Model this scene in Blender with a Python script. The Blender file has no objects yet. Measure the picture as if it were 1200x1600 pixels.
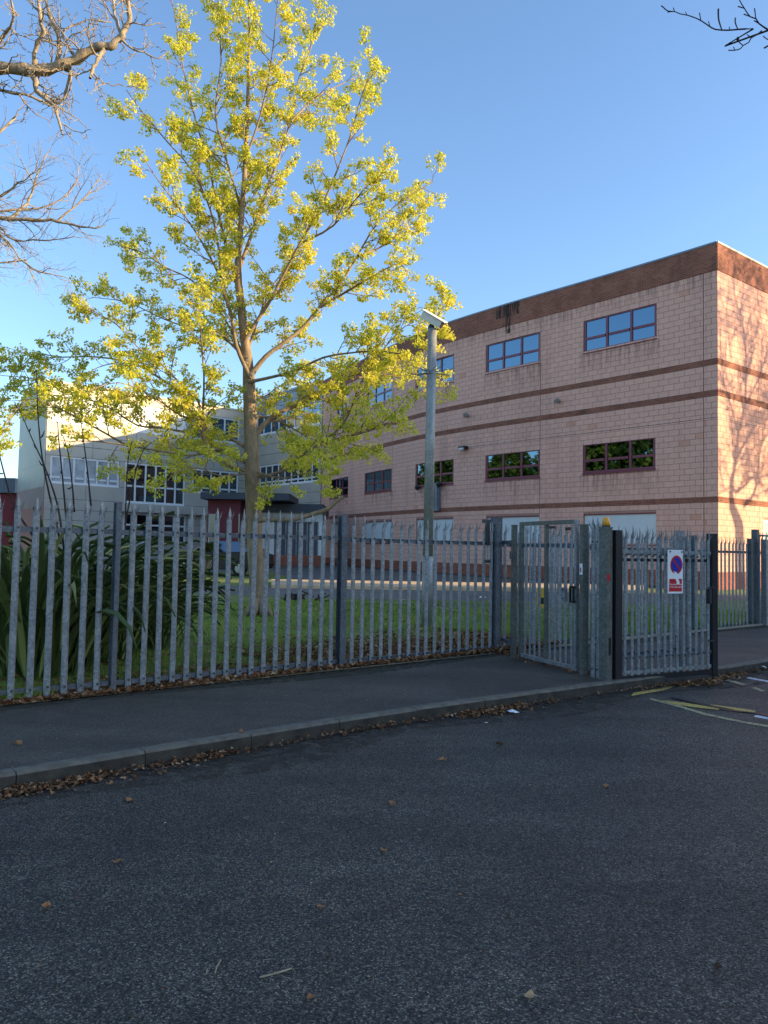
import bpy, math, random
from mathutils import Vector
random.seed(11)
SC = bpy.context.scene
COL = SC.collection
# ---------------------------------------------------------------- camera
FPX, PIT, ROL, CH = 1202.0, math.radians(2.77), math.radians(1.0), 1.68
cam_d = bpy.data.cameras.new('camera'); cam = bpy.data.objects.new('camera', cam_d); COL.objects.link(cam)
cam_d.sensor_fit = 'VERTICAL'; cam_d.sensor_height = 36.0; cam_d.lens = 36.0 * FPX / 1600.0
cam_d.clip_start = 0.05; cam_d.clip_end = 3000
from mathutils import Matrix
cam.matrix_world = Matrix.Translation((0, 0, CH)) @ Matrix.Rotation(math.pi / 2 + PIT, 4, 'X') @ Matrix.Rotation(ROL, 4, 'Z')
SC.camera = cam
# ---------------------------------------------------------------- world, sun, exposure
SUN_AZ, SUN_EL = math.radians(97.5), math.radians(15.0)      # azimuth clockwise from +Y
SDIR = Vector((math.sin(SUN_AZ) * math.cos(SUN_EL), math.cos(SUN_AZ) * math.cos(SUN_EL), math.sin(SUN_EL)))
world = bpy.data.worlds.new("World"); SC.world = world; world.use_nodes = True
wn = world.node_tree; bg = wn.nodes['Background']
sky = wn.nodes.new('ShaderNodeTexSky'); sky.sky_type = 'NISHITA'; sky.sun_disc = False
sky.sun_elevation = SUN_EL; sky.sun_rotation = SUN_AZ
sky.air_density = 1.0; sky.dust_density = 0.9; sky.ozone_density = 3.3; sky.altitude = 50
wn.links.new(sky.outputs[0], bg.inputs[0]); bg.inputs[1].default_value = 0.15
sd = bpy.data.lights.new('sun', 'SUN'); sd.energy = 4.2; sd.angle = math.radians(0.5); sd.color = (1.0, 0.74, 0.40)
sun = bpy.data.objects.new('sun', sd); COL.objects.link(sun); sun.location = (30, -5, 30)
sun.rotation_euler = SDIR.to_track_quat('Z', 'Y').to_euler()
SC.view_settings.view_transform = 'Standard'; SC.view_settings.look = 'None'
SC.view_settings.gamma = 1.0; SC.view_settings.use_curve_mapping = False
SC.view_settings.exposure = 1.27
# ---------------------------------------------------------------- picture <-> place
_cp, _sp, _cr, _sr = math.cos(PIT), math.sin(PIT), math.cos(ROL), math.sin(ROL)
_F = Vector((0, _cp, _sp)); _R = Vector((_cr, -_sp * _sr, _cp * _sr)); _U = Vector((-_sr, -_sp * _cr, _cp * _cr))
def ray(px, py): return _F + _R * ((px - 600) / FPX) + _U * ((800 - py) / FPX)
def onz(px, py, z=0.0):
    d = ray(px, py); t = (z - CH) / d.z; return Vector((t * d.x, t * d.y, z))
def aty(px, py, Y):
    d = ray(px, py); t = Y / d.y; return Vector((t * d.x, Y, CH + t * d.z))
LZ0, LZK = 0.035, 0.0105
def gz(x, y): return LZ0 + LZK * y
def ong(px, py, dz=0.0):
    d = ray(px, py); t = (LZ0 + dz - CH) / (d.z - LZK * d.y); return Vector((t * d.x, t * d.y, CH + t * d.z))
# ---------------------------------------------------------------- helpers
def lerp(a, b, t): return a + (b - a) * t
class MB:
    def __init__(s): s.v = []; s.f = []; s.m = []; s.uv = None; s.t = []; s.tone = 0.5
    def vert(s, p): s.v.append((p[0], p[1], p[2])); s.t.append(s.tone); return len(s.v) - 1
    def face(s, idx, m=0): s.f.append(tuple(idx)); s.m.append(m)
    def poly(s, pts, m=0): s.face([s.vert(p) for p in pts], m)
    def hexa(s, c, m=0, skip=()):          # c: 8 corners, bottom 0-3 ccw, top 4-7
        i = [s.vert(p) for p in c]
        for k, q in enumerate(((0, 3, 2, 1), (4, 5, 6, 7), (0, 1, 5, 4), (1, 2, 6, 5), (2, 3, 7, 6), (3, 0, 4, 7))):
            if k not in skip: s.face([i[j] for j in q], m)
    def box(s, x0, x1, y0, y1, z0, z1, m=0, skip=()):
        s.hexa([(x0, y0, z0), (x1, y0, z0), (x1, y1, z0), (x0, y1, z0), (x0, y0, z1), (x1, y0, z1), (x1, y1, z1), (x0, y1, z1)], m, skip)
    def beam(s, a, b, w, h, m=0):
        a = Vector(a); b = Vector(b); d = (b - a).normalized()
        up = Vector((0, 0, 1)) if abs(d.z) < .95 else Vector((1, 0, 0))
        n = d.cross(up).normalized(); u = n.cross(d)
        s.hexa([a - n * w / 2 - u * h / 2, a + n * w / 2 - u * h / 2, b + n * w / 2 - u * h / 2, b - n * w / 2 - u * h / 2,
                a - n * w / 2 + u * h / 2, a + n * w / 2 + u * h / 2, b + n * w / 2 + u * h / 2, b - n * w / 2 + u * h / 2], m)
    def tube(s, pts, rad, n=6, m=0, cap=True):
        pts = [Vector(p) for p in pts]; ring = []; prev = None
        for i, p in enumerate(pts):
            d = (pts[min(i + 1, len(pts) - 1)] - pts[max(i - 1, 0)])
            d = d.normalized() if d.length > 1e-9 else Vector((0, 0, 1))
            if prev is None:
                a = Vector((0, 0, 1)) if abs(d.z) < .9 else Vector((1, 0, 0)); prev = d.cross(a).normalized()
            e = prev - d * prev.dot(d); e = e.normalized() if e.length > 1e-6 else d.orthogonal().normalized()
            prev = e; g = d.cross(e); r = rad[i] if isinstance(rad, (list, tuple)) else rad
            ring.append([s.vert(p + e * (r * math.cos(2 * math.pi * k / n)) + g * (r * math.sin(2 * math.pi * k / n))) for k in range(n)])
        for a, b in zip(ring, ring[1:]):
            for k in range(n): s.face((a[k], a[(k + 1) % n], b[(k + 1) % n], b[k]), m)
        if cap:
            s.face(ring[0][::-1], m); s.face(ring[-1], m)
    def mesh(s, name, mats, smooth=False, tone=False):
        me = bpy.data.meshes.new(name); me.from_pydata(s.v, [], s.f)
        for mt in mats: me.materials.append(mt)
        if any(s.m): me.polygons.foreach_set('material_index', s.m)
        if smooth: me.polygons.foreach_set('use_smooth', [True] * len(s.f))
        if tone:
            at = me.attributes.new('tone', 'FLOAT', 'POINT'); at.data.foreach_set('value', s.t)
        me.update(); return me
    def build(s, name, mats, parent=None, smooth=False, tone=False, loc=None):
        if not isinstance(mats, (list, tuple)): mats = [mats]
        return link(name, s.mesh(name, mats, smooth, tone), parent, loc)
def link(name, me, parent=None, loc=None):
    o = bpy.data.objects.new(name, me); COL.objects.link(o)
    if parent is not None: o.parent = parent
    if loc is not None: o.location = loc
    return o
def thing(name, label, cat, loc=(0, 0, 0), rz=0.0, group=None):
    o = bpy.data.objects.new(name, None); COL.objects.link(o); o.location = loc; o.rotation_euler = (0, 0, rz)
    return tag(o, label, cat, group)
def tag(o, label=None, cat=None, group=None, kind=None):
    if label: o['label'] = label
    if cat: o['category'] = cat
    if group: o['group'] = group
    if kind: o['kind'] = kind
    return o
def dup(r, loc=None, rz=None, label=None, group=None, scale=None):
    c = r.copy(); COL.objects.link(c)
    if loc is not None: c.location = loc
    if rz is not None: c.rotation_euler = (0, 0, rz)
    if scale is not None: c.scale = (scale,) * 3 if not hasattr(scale, '__len__') else scale
    if label: c['label'] = label
    if group: c['group'] = group
    for ch in list(r.children):
        k = ch.copy(); COL.objects.link(k); k.parent = c
        for g in list(ch.children):
            q = g.copy(); COL.objects.link(q); q.parent = k
    return c
# ---------------------------------------------------------------- materials
def base_mat(name):
    m = bpy.data.materials.new(name); m.use_nodes = True; nt = m.node_tree
    return m, nt, nt.nodes['Principled BSDF']
def N(nt, typ, **kw):
    n = nt.nodes.new(typ)
    for k, v in kw.items(): setattr(n, k, v)
    return n
def noise(nt, vec, scale, detail=4, rough=.6):
    n = N(nt, 'ShaderNodeTexNoise'); n.inputs['Scale'].default_value = scale; n.inputs['Detail'].default_value = detail
    n.inputs['Roughness'].default_value = rough; nt.links.new(vec, n.inputs['Vector']); return n.outputs['Fac']
def ramp(nt, fac, stops):
    r = N(nt, 'ShaderNodeValToRGB'); e = r.color_ramp.elements
    while len(e) < len(stops): e.new(.5)
    for i, (p, c) in enumerate(stops): e[i].position = p; e[i].color = (c[0], c[1], c[2], 1) if hasattr(c, '__len__') else (c, c, c, 1)
    nt.links.new(fac, r.inputs['Fac']); return r.outputs['Color']
def mixc(nt, fac, a, b, mode='MIX'):
    n = N(nt, 'ShaderNodeMix', data_type='RGBA', blend_type=mode)
    for sock, v in ((n.inputs[0], fac), (n.inputs[6], a), (n.inputs[7], b)):
        if hasattr(v, 'links') or isinstance(v, bpy.types.NodeSocket): nt.links.new(v, sock)
        elif hasattr(v, '__len__'): sock.default_value = (v[0], v[1], v[2], 1)
        else: sock.default_value = v
    return n.outputs[2]
def bump(nt, h, p, strength=.3, dist=.01):
    b = N(nt, 'ShaderNodeBump'); b.inputs['Strength'].default_value = strength; b.inputs['Distance'].default_value = dist
    nt.links.new(h, b.inputs['Height']); nt.links.new(b.outputs[0], p.inputs['Normal'])
def objvec(nt): return N(nt, 'ShaderNodeTexCoord').outputs['Object']
def geov(nt): return N(nt, 'ShaderNodeNewGeometry').outputs['Position']
def plain(name, col, rough=.6, metal=0.0, var=.18, scale=6.0, bmp=.0, bscale=60, spec=.5, detail=4):
    m, nt, p = base_mat(name); v = geov(nt)
    f = noise(nt, v, scale, detail)
    lo = [c * (1 - var) for c in col]; hi = [min(1, c * (1 + var)) for c in col]
    nt.links.new(ramp(nt, f, [(.3, lo), (.7, hi)]), p.inputs['Base Color'])
    p.inputs['Roughness'].default_value = rough; p.inputs['Metallic'].default_value = metal
    p.inputs['Specular IOR Level'].default_value = spec
    if bmp: bump(nt, noise(nt, v, bscale, 3), p, bmp, .01)
    return m
def asphalt(name, dark, light, cell, stain=.35, white=.02, worn=.5, gum=False):
    m, nt, p = base_mat(name); v = geov(nt)
    vo = N(nt, 'ShaderNodeTexVoronoi'); vo.inputs['Scale'].default_value = cell; nt.links.new(v, vo.inputs['Vector'])
    sep = N(nt, 'ShaderNodeSeparateColor'); nt.links.new(vo.outputs['Color'], sep.inputs[0])
    pieces = ramp(nt, sep.outputs[0], [(0, dark), (.55, [lerp(a, b, .35) for a, b in zip(dark, light)]), (.9, light), (1 - white, [c * 1.6 for c in light])])
    gap = ramp(nt, vo.outputs['Distance'], [(.25, 1.0), (.62, .35)])
    c = mixc(nt, 1.0, pieces, gap, 'MULTIPLY')
    big = ramp(nt, noise(nt, v, .45, 5, .65), [(.3, 1 - stain), (.7, 1 + stain * .55)])
    c = mixc(nt, 1.0, c, big, 'MULTIPLY')
    mid = ramp(nt, noise(nt, v, 4.5, 6, .7), [(.3, .78), (.7, 1.2)])
    c = mixc(nt, 1.0, c, mid, 'MULTIPLY')
    fine = ramp(nt, noise(nt, v, 55, 3, .6), [(.3, .82), (.7, 1.16)]); c = mixc(nt, 1.0, c, fine, 'MULTIPLY')
    if gum:
        v2 = N(nt, 'ShaderNodeTexVoronoi'); v2.inputs['Scale'].default_value = 1.9; nt.links.new(v, v2.inputs['Vector'])
        wob = N(nt, 'ShaderNodeMath', operation='ADD'); nt.links.new(v2.outputs['Distance'], wob.inputs[0])
        nz = N(nt, 'ShaderNodeMath', operation='MULTIPLY'); nt.links.new(noise(nt, v, 30, 3), nz.inputs[0]); nz.inputs[1].default_value = .05; nt.links.new(nz.outputs[0], wob.inputs[1])
        c = mixc(nt, ramp(nt, wob.outputs[0], [(.055, .42), (.072, 0.0)]), c, (.21, .19, .16))
        st = N(nt, 'ShaderNodeMapping'); st.inputs['Rotation'].default_value = (0, 0, -.68); st.inputs['Scale'].default_value = (.25, 1.6, 1); nt.links.new(v, st.inputs['Vector'])
        c = mixc(nt, 1.0, c, ramp(nt, noise(nt, st.outputs[0], 1.1, 4, .6), [(.32, .72), (.68, 1.22)]), 'MULTIPLY')
        c = mixc(nt, ramp(nt, noise(nt, v, 1.7, 7, .75), [(.60, 0.0), (.72, .55)]), c, dark)
    nt.links.new(c, p.inputs['Base Color']); p.inputs['Roughness'].default_value = .72
    rr = ramp(nt, sep.outputs[1], [(0, .5), (1, .95)]); nt.links.new(rr, p.inputs['Roughness'])
    p.inputs['Specular IOR Level'].default_value = .45
    h = N(nt, 'ShaderNodeMath', operation='SUBTRACT'); h.inputs[0].default_value = 1.0; nt.links.new(vo.outputs['Distance'], h.inputs[1])
    bump(nt, h.outputs[0], p, .75, 1.0 / cell * .6)
    return m
def brickmat(name, c1, c2, mortar, scale=1.0):
    m, nt, p = base_mat(name); uv = N(nt, 'ShaderNodeUVMap'); uv.uv_map = 'metres'
    b = N(nt, 'ShaderNodeTexBrick'); nt.links.new(uv.outputs[0], b.inputs['Vector'])
    b.inputs['Scale'].default_value = 1.0; b.inputs['Brick Width'].default_value = .225; b.inputs['Row Height'].default_value = .075
    b.inputs['Mortar Size'].default_value = .006; b.inputs['Mortar Smooth'].default_value = .2
    for k, c in (('Color1', c1), ('Color2', c2), ('Mortar', mortar)): b.inputs[k].default_value = (*c, 1)
    f = ramp(nt, noise(nt, geov(nt), 1.3, 5), [(.3, .75), (.7, 1.15)])
    c = mixc(nt, 1.0, b.outputs['Color'], f, 'MULTIPLY')
    st = N(nt, 'ShaderNodeMapping'); st.inputs['Scale'].default_value = (1.2, 1.2, .18); nt.links.new(geov(nt), st.inputs['Vector'])
    c = mixc(nt, ramp(nt, noise(nt, st.outputs[0], 1.6, 4), [(.55, 0.0), (.75, .45)]), c, (.09, .055, .045))
    nt.links.new(c, p.inputs['Base Color']); p.inputs['Roughness'].default_value = .9; p.inputs['Specular IOR Level'].default_value = .2
    bump(nt, b.outputs['Fac'], p, -.5, .01); return m
def blockmat(name):
    m, nt, p = base_mat(name); at = N(nt, 'ShaderNodeAttribute'); at.attribute_name = 'tone'
    c = ramp(nt, at.outputs['Fac'], [(0, (.76, .425, .325)), (.45, (.79, .445, .34)), (.8, (.82, .465, .355)), (1, (.72, .36, .25))])
    g = geov(nt)
    c = mixc(nt, 1.0, c, ramp(nt, noise(nt, g, 22, 6, .7), [(.3, .86), (.7, 1.1)]), 'MULTIPLY')
    st = N(nt, 'ShaderNodeMapping'); st.inputs['Scale'].default_value = (1, 1, .15); nt.links.new(g, st.inputs['Vector'])
    c = mixc(nt, ramp(nt, noise(nt, st.outputs[0], 1.1, 5), [(.5, 0.0), (.78, .3)]), c, (.22, .13, .11))
    nt.links.new(c, p.inputs['Base Color']); p.inputs['Roughness'].default_value = .92; p.inputs['Specular IOR Level'].default_value = .15
    bump(nt, noise(nt, g, 45, 4, .7), p, .35, .01); return m
def leafmat(name, stops, trans=.45, rough=.55):
    m = bpy.data.materials.new(name); m.use_nodes = True; nt = m.node_tree; nt.nodes.clear()
    at = N(nt, 'ShaderNodeAttribute'); at.attribute_name = 'tone'; c = ramp(nt, at.outputs['Fac'], stops)
    d = N(nt, 'ShaderNodeBsdfPrincipled'); d.inputs['Roughness'].default_value = rough; d.inputs['Specular IOR Level'].default_value = .3
    t = N(nt, 'ShaderNodeBsdfTranslucent'); mx = N(nt, 'ShaderNodeMixShader'); mx.inputs[0].default_value = trans
    o = N(nt, 'ShaderNodeOutputMaterial'); nt.links.new(c, d.inputs['Base Color']); nt.links.new(c, t.inputs['Color'])
    nt.links.new(d.outputs[0], mx.inputs[1]); nt.links.new(t.outputs[0], mx.inputs[2]); nt.links.new(mx.outputs[0], o.inputs['Surface'])
    return m
def barkmat(name, c1, c2, c3, scale=9):
    m, nt, p = base_mat(name); g = geov(nt)
    mp = N(nt, 'ShaderNodeMapping'); mp.inputs['Scale'].default_value = (1, 1, .3); nt.links.new(g, mp.inputs['Vector'])
    c = ramp(nt, noise(nt, mp.outputs[0], scale, 6, .7), [(.3, c1), (.55, c2), (.75, c3)])
    nt.links.new(c, p.inputs['Base Color']); p.inputs['Roughness'].default_value = .9; p.inputs['Specular IOR Level'].default_value = .2
    bump(nt, noise(nt, mp.outputs[0], scale * 4, 5, .7), p, .6, .02); return m
def galvmat(name, col, metal=.35, rough=.5, spots=.25):
    m, nt, p = base_mat(name); g = geov(nt)
    vo = N(nt, 'ShaderNodeTexVoronoi'); vo.inputs['Scale'].default_value = 45; nt.links.new(g, vo.inputs['Vector'])
    sep = N(nt, 'ShaderNodeSeparateColor'); nt.links.new(vo.outputs['Color'], sep.inputs[0])
    c = ramp(nt, sep.outputs[0], [(0, [k * (1 - spots) for k in col]), (1, [k * (1 + spots) for k in col])])
    c = mixc(nt, 1.0, c, ramp(nt, noise(nt, g, 5, 6, .75), [(.3, .72), (.7, 1.2)]), 'MULTIPLY')
    c = mixc(nt, ramp(nt, noise(nt, g, 28, 3, .6), [(.66, 0.0), (.74, .55)]), c, (.55, .57, .58))
    c = mixc(nt, ramp(nt, noise(nt, g, 9, 7, .8), [(.63, 0.0), (.72, .45)]), c, (.13, .075, .045))
    nt.links.new(c, p.inputs['Base Color']); p.inputs['Metallic'].default_value = metal; p.inputs['Roughness'].default_value = rough
    bump(nt, noise(nt, g, 70, 3), p, .1, .004); return m
def glassmat(name, col=(.30, .38, .44), rough=.02):
    m, nt, p = base_mat(name); p.inputs['Base Color'].default_value = (*col, 1); p.inputs['Metallic'].default_value = 1.0
    p.inputs['Roughness'].default_value = rough
    bump(nt, noise(nt, geov(nt), 1.2, 1), p, .03, .05); return m
def wornpaint(name, col, ground, lo=.42, hi=.58, sc=14):
    m, nt, p = base_mat(name); g = geov(nt)
    f = ramp(nt, noise(nt, g, sc, 8, .8), [(lo, 1.0), (hi, 0.0)])
    vo = N(nt, 'ShaderNodeTexVoronoi'); vo.inputs['Scale'].default_value = 110; nt.links.new(g, vo.inputs['Vector'])
    sep = N(nt, 'ShaderNodeSeparateColor'); nt.links.new(vo.outputs['Color'], sep.inputs[0])
    f2 = ramp(nt, sep.outputs[0], [(.12, 0.0), (.2, 1.0)])
    f = mixc(nt, 1.0, f, f2, 'MULTIPLY')
    nt.links.new(mixc(nt, f, ground, col), p.inputs['Base Color']); p.inputs['Roughness'].default_value = .75
    bump(nt, vo.outputs['Distance'], p, -.5, .006); return m
def metres(o, fn):
    me = o.data; uv = me.uv_layers.new(name='metres')
    for lp in me.loops:
        uv.data[lp.index].uv = fn(me.vertices[lp.vertex_index].co)
M = {}
M['road'] = asphalt('road_asphalt', (.020, .017, .013), (.235, .195, .145), 125, .42, gum=True)
M['pave'] = asphalt('pavement_asphalt', (.085, .072, .055), (.175, .148, .112), 190, .38, .01, gum=True)
M['site'] = asphalt('site_asphalt', (.15, .14, .12), (.30, .275, .235), 90, .25)
M['slab'] = plain('pale_paving', (.58, .42, .25), .85, var=.25, scale=3)
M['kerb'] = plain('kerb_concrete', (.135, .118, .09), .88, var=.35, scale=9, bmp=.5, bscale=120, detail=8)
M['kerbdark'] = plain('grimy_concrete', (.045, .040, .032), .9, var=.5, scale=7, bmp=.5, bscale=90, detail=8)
M['edging'] = plain('edging_concrete', (.30, .27, .22), .88, var=.3, scale=12)
M['soil'] = plain('soil', (.06, .045, .03), .95, var=.45, scale=3, bmp=.6, bscale=40, detail=8)
M['lawn'] = plain('turf', (.14, .18, .03), .95, var=.4, scale=2.5, bmp=.6, bscale=50, detail=8)
M['galv'] = galvmat('galvanised_steel', (.245, .262, .275))
M['galvdark'] = galvmat('dull_galvanised_post', (.10, .115, .135), .3, .6)
M['galvgreen'] = galvmat('weathered_green_grey_steel', (.125, .132, .115), .25, .65)
M['galvlight'] = galvmat('lamp_column_steel', (.30, .31, .29), .3, .5, .15)
M['black'] = plain('black_paint', (.010, .011, .016), .45)
M['bolt'] = plain('bolt_metal', (.06, .065, .075), .5, .6)
M['brick'] = brickmat('brown_brick', (.31, .12, .08), (.22, .08, .052), (.42, .22, .15))
M['plinth'] = brickmat('plinth_brick', (.36, .11, .07), (.27, .08, .05), (.30, .19, .14))
M['block'] = blockmat('pink_block')
M['mortar'] = plain('block_mortar', (.42, .22, .165), .95, var=.2, scale=10)
M['winframe'] = plain('burgundy_frame', (.19, .03, .05), .4, var=.1)
M['glass'] = glassmat('window_glass', (.105, .165, .215))
M['glassdark'] = glassmat('dark_window_glass', (.10, .12, .15), .04)
M['blind'] = plain('blind_behind_glass', (.72, .72, .70), .25, var=.15, scale=1.5)
M['reflpaint'] = plain('painted_reflection_glass', (.36, .40, .42), .08, var=.45, scale=.9)  # reflected sky and trees painted as a pale mottled colour
M['shutter'] = plain('white_board', (.62, .66, .66), .6, var=.05, scale=2)
M['coping'] = plain('metal_coping', (.17, .20, .24), .45, .4)
M['clad'] = plain('grey_cladding', (.45, .43, .37), .5, .15, var=.07, scale=1.0)
M['cladbounce'] = plain('salmon_bounce_tint', (.52, .20, .15), .6, .0, var=.06, scale=1.0)  # red light bounced onto the end wall, put into the panel colour
M['cladfaintbounce'] = plain('pale_salmon_bounce_tint', (.46, .30, .26), .6, .0, var=.06, scale=1.0)  # fainter step of the same painted bounce light
M['cladcream'] = plain('cream_cladding', (.66, .54, .40), .6, .0, var=.07, scale=1.0)
M['darkfascia'] = plain('dark_fascia', (.045, .055, .075), .5)
M['maroon'] = plain('maroon_render', (.16, .02, .035), .6)
M['red'] = plain('red_cladding', (.30, .03, .04), .6)
M['white'] = plain('white_frame', (.75, .77, .78), .45, var=.04)
M['navy'] = plain('navy_doors', (.06, .075, .11), .5)
M['inside'] = plain('dark_interior', (.02, .02, .025), .9)
M['bark'] = barkmat('maple_bark', (.16, .12, .07), (.30, .22, .14), (.42, .34, .23))
M['bark2'] = barkmat('plane_bark', (.16, .13, .09), (.38, .31, .22), (.52, .44, .32), 14)
M['twigdark'] = barkmat('dark_twig_bark', (.03, .022, .02), (.05, .04, .035), (.08, .06, .05), 20)
M['leaf'] = leafmat('fresh_maple_leaf', [(0, (.38, .43, .05)), (.35, (.64, .65, .08)), (.75, (.85, .80, .10)), (1, (.87, .72, .14))], .55)
M['flax'] = leafmat('flax_leaf', [(0, (.05, .08, .025)), (.5, (.13, .18, .055)), (.85, (.27, .33, .11)), (1, (.45, .42, .16))], .12, .4)
M['grassb'] = leafmat('grass_blade', [(0, (.09, .15, .02)), (.6, (.20, .30, .03)), (1, (.32, .42, .06))], .3)
M['dead'] = leafmat('fallen_leaf', [(0, (.06, .028, .014)), (.4, (.20, .09, .04)), (.8, (.34, .165, .07)), (.96, (.46, .30, .16)), (1, (.50, .42, .30))], .1, .8)
M['yellowline'] = wornpaint('yellow_road_paint', (.58, .39, .08), (.05, .053, .058), .54, .66)
M['paleline'] = wornpaint('faded_road_paint', (.44, .36, .17), (.05, .053, .058), .5, .64)
M['whiteline'] = wornpaint('white_road_paint', (.62, .64, .64), (.06, .063, .068), .6, .75)
M['tar'] = plain('tar_seam', (.012, .012, .014), .5)
M['signwhite'] = plain('sign_white', (.78, .80, .82), .4, var=.03)
M['signred'] = plain('sign_red', (.50, .02, .025), .4, var=.05)
M['signblue'] = plain('sign_blue', (.01, .035, .36), .4, var=.05)
M['amber'] = plain('amber_lens', (.80, .33, .01), .25, var=.1)
M['yellowpost'] = plain('yellow_plastic', (.65, .38, .02), .5)
M['housing'] = plain('camera_housing', (.80, .76, .66), .5, var=.05)
M['carpaint'] = plain('black_car_paint', (.008, .009, .012), .4, .0, var=.05)
M['tyre'] = plain('tyre', (.015, .015, .016), .85)
M['chrome'] = plain('alloy', (.5, .5, .52), .3, .9)
M['paper'] = plain('litter_paper', (.75, .77, .80), .7, var=.08)
M['wood'] = plain('dry_stick', (.30, .24, .16), .9, var=.3, scale=30)
M['redbrick'] = brickmat('terrace_brick', (.28, .11, .07), (.22, .08, .05), (.3, .24, .2))
M['slate'] = plain('slate_roof', (.06, .065, .075), .7)
M['evergreen'] = leafmat('evergreen_leaf', [(0, (.02, .045, .012)), (.6, (.06, .11, .02)), (1, (.16, .20, .03))], .25)

# ================================================================ SETTING
FA = onz(16, 1096, .14); FB = onz(773, 1018, .14)
FD = (FB - FA); FD.z = 0; FD.normalize(); FN = Vector((FD.y, -FD.x, 0))       # FN points to the road
def fpt(u, off=0.0, z=0.0): return Vector((FA.x + FD.x * u + FN.x * off, FA.y + FD.y * u + FN.y * off, z))
KERB = [Vector((x, y, 0)) for x, y in [(-14, -4.6), (-2.54, 5.24), (-1.59, 6.06), (-.84, 6.68), (.03, 7.40), (2.64, 9.27), (4.54, 10.60), (5.78, 11.58), (12, 16.5), (40, 38.5)]]
# fix the far left point to continue the street direction
KERB[0] = KERB[1] + (KERB[1] - KERB[3]) * 6
def sheet(name, pts, mat, kind='structure', label=None):
    mb = MB(); mb.poly(pts); o = mb.build(name, mat); tag(o, kind=kind, label=label); return o
g = MB(); g.poly([(-400, -400, -.03), (400, -400, -.03), (400, 600, -.03), (-400, 600, -.03)])
tag(g.build('ground', M['soil']), kind='structure')
rn = MB(); FNr = FN * 14
for a, b in zip(KERB, KERB[1:]):
    rn.poly([a + FNr, b + FNr, b, a])
rd = rn.build('road', M['road']); tag(rd, kind='structure')
pv = MB()
def kerb_in(k): return k - FN * .125
def fence_at(k):
    u = (k - FA).dot(FD); return u
for a, b in zip(KERB, KERB[1:]):
    ua, ub = fence_at(a), fence_at(b)
    pa, pb = kerb_in(a), kerb_in(b)
    q = [Vector((pa.x, pa.y, .12)), Vector((pb.x, pb.y, .12)), fpt(ub, .06, .12), fpt(ua, .06, .12)]
    pv.poly(q)
tag(pv.build('pavement', M['pave']), kind='structure')
# kerb: individual stones
kb = bpy.data.objects.new('kerb', None); COL.objects.link(kb); tag(kb, kind='structure')
segs = [(a, b) for a, b in zip(KERB, KERB[1:])]
def along(path, s):
    for a, b in zip(path, path[1:]):
        L = (b - a).length
        if s <= L: return a + (b - a) * (s / L), (b - a).normalized()
        s -= L
    return path[-1], (path[-1] - path[-2]).normalized()
K0 = 0.0
sL = (KERB[1] - KERB[0]).length
s = sL - 3 * .915 + .10; i = 0
while s < sL + 26:
    a, _ = along(KERB, s + .004); b, _ = along(KERB, s + .911)
    d = (b - a).normalized(); n = Vector((d.y, -d.x, 0)); dz = random.uniform(-.003, .003); o1 = random.uniform(-.004, .004)
    mb = MB(); a0 = a + n * o1; b0 = b + n * o1; W = .125
    prof = [(0, -.02), (0, .105 + dz), (-.02, .124 + dz), (-W, .124 + dz), (-W, -.02)]
    A = [mb.vert(a0 + n * p[0] + Vector((0, 0, p[1]))) for p in prof]; B = [mb.vert(b0 + n * p[0] + Vector((0, 0, p[1]))) for p in prof]
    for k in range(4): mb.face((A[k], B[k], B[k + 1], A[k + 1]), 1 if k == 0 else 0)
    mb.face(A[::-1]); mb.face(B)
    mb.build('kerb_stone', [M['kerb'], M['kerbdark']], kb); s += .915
def dirtmat(name, col, lo, hi, sc=6, amax=.85):
    m, nt, p = base_mat(name); g_ = geov(nt)
    nt.links.new(ramp(nt, noise(nt, g_, sc, 8, .75), [(lo, 0.0), (hi, amax)]), p.inputs['Alpha']); p.inputs['Base Color'].default_value = (*col, 1); p.inputs['Roughness'].default_value = .95
    return m
M['dirt1'] = dirtmat('damp_dirt', (.045, .042, .026), .40, .56); M['dirt2'] = dirtmat('gutter_grit', (.05, .036, .024), .44, .60)
for w_, zz_, nm_ in ((.16, .1235, 'pavement_dirt'), (.34, .1225, 'pavement_dirt')):
    mb = MB(); 
    for k in range(24): 
        a, b = fpt(-4 + k, .06), fpt(-3 + k, .06); c, d = fpt(-3 + k, .06 + w_ * (1 + .4 * math.sin(k + 1))), fpt(-4 + k, .06 + w_ * (1 + .4 * math.sin(k)))
        mb.poly([Vector((*p_.xy, zz_)) for p_ in (d, c, b, a)])
    tag(mb.build(nm_, M['dirt1']), kind='structure')
for w_, zz_ in ((.22, .0045), (.48, .0025)):
    mb = MB(); L0_ = (KERB[1] - KERB[0]).length - 2.5
    for k in range(32):
        a, d1 = along(KERB, L0_ + k * .5); b, d2 = along(KERB, L0_ + k * .5 + .5); n1 = Vector((d1.y, -d1.x, 0)); n3 = Vector((d2.y, -d2.x, 0))
        q_ = [a + n1 * w_ * (1 + .35 * math.sin(k * .9)), b + n3 * w_ * (1 + .35 * math.sin(k * .9 + .9)), b + n3 * .002, a + n1 * .002]
        mb.poly([Vector((*v_.xy, zz_)) for v_ in q_])
    tag(mb.build('gutter_grit', M['dirt2']), kind='structure')
# far pavement and verge behind the camera
fp = MB()
for a, b in zip(KERB, KERB[1:]):
    fp.poly([a + FN * 9, b + FN * 9, b + FNr, a + FNr])
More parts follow.
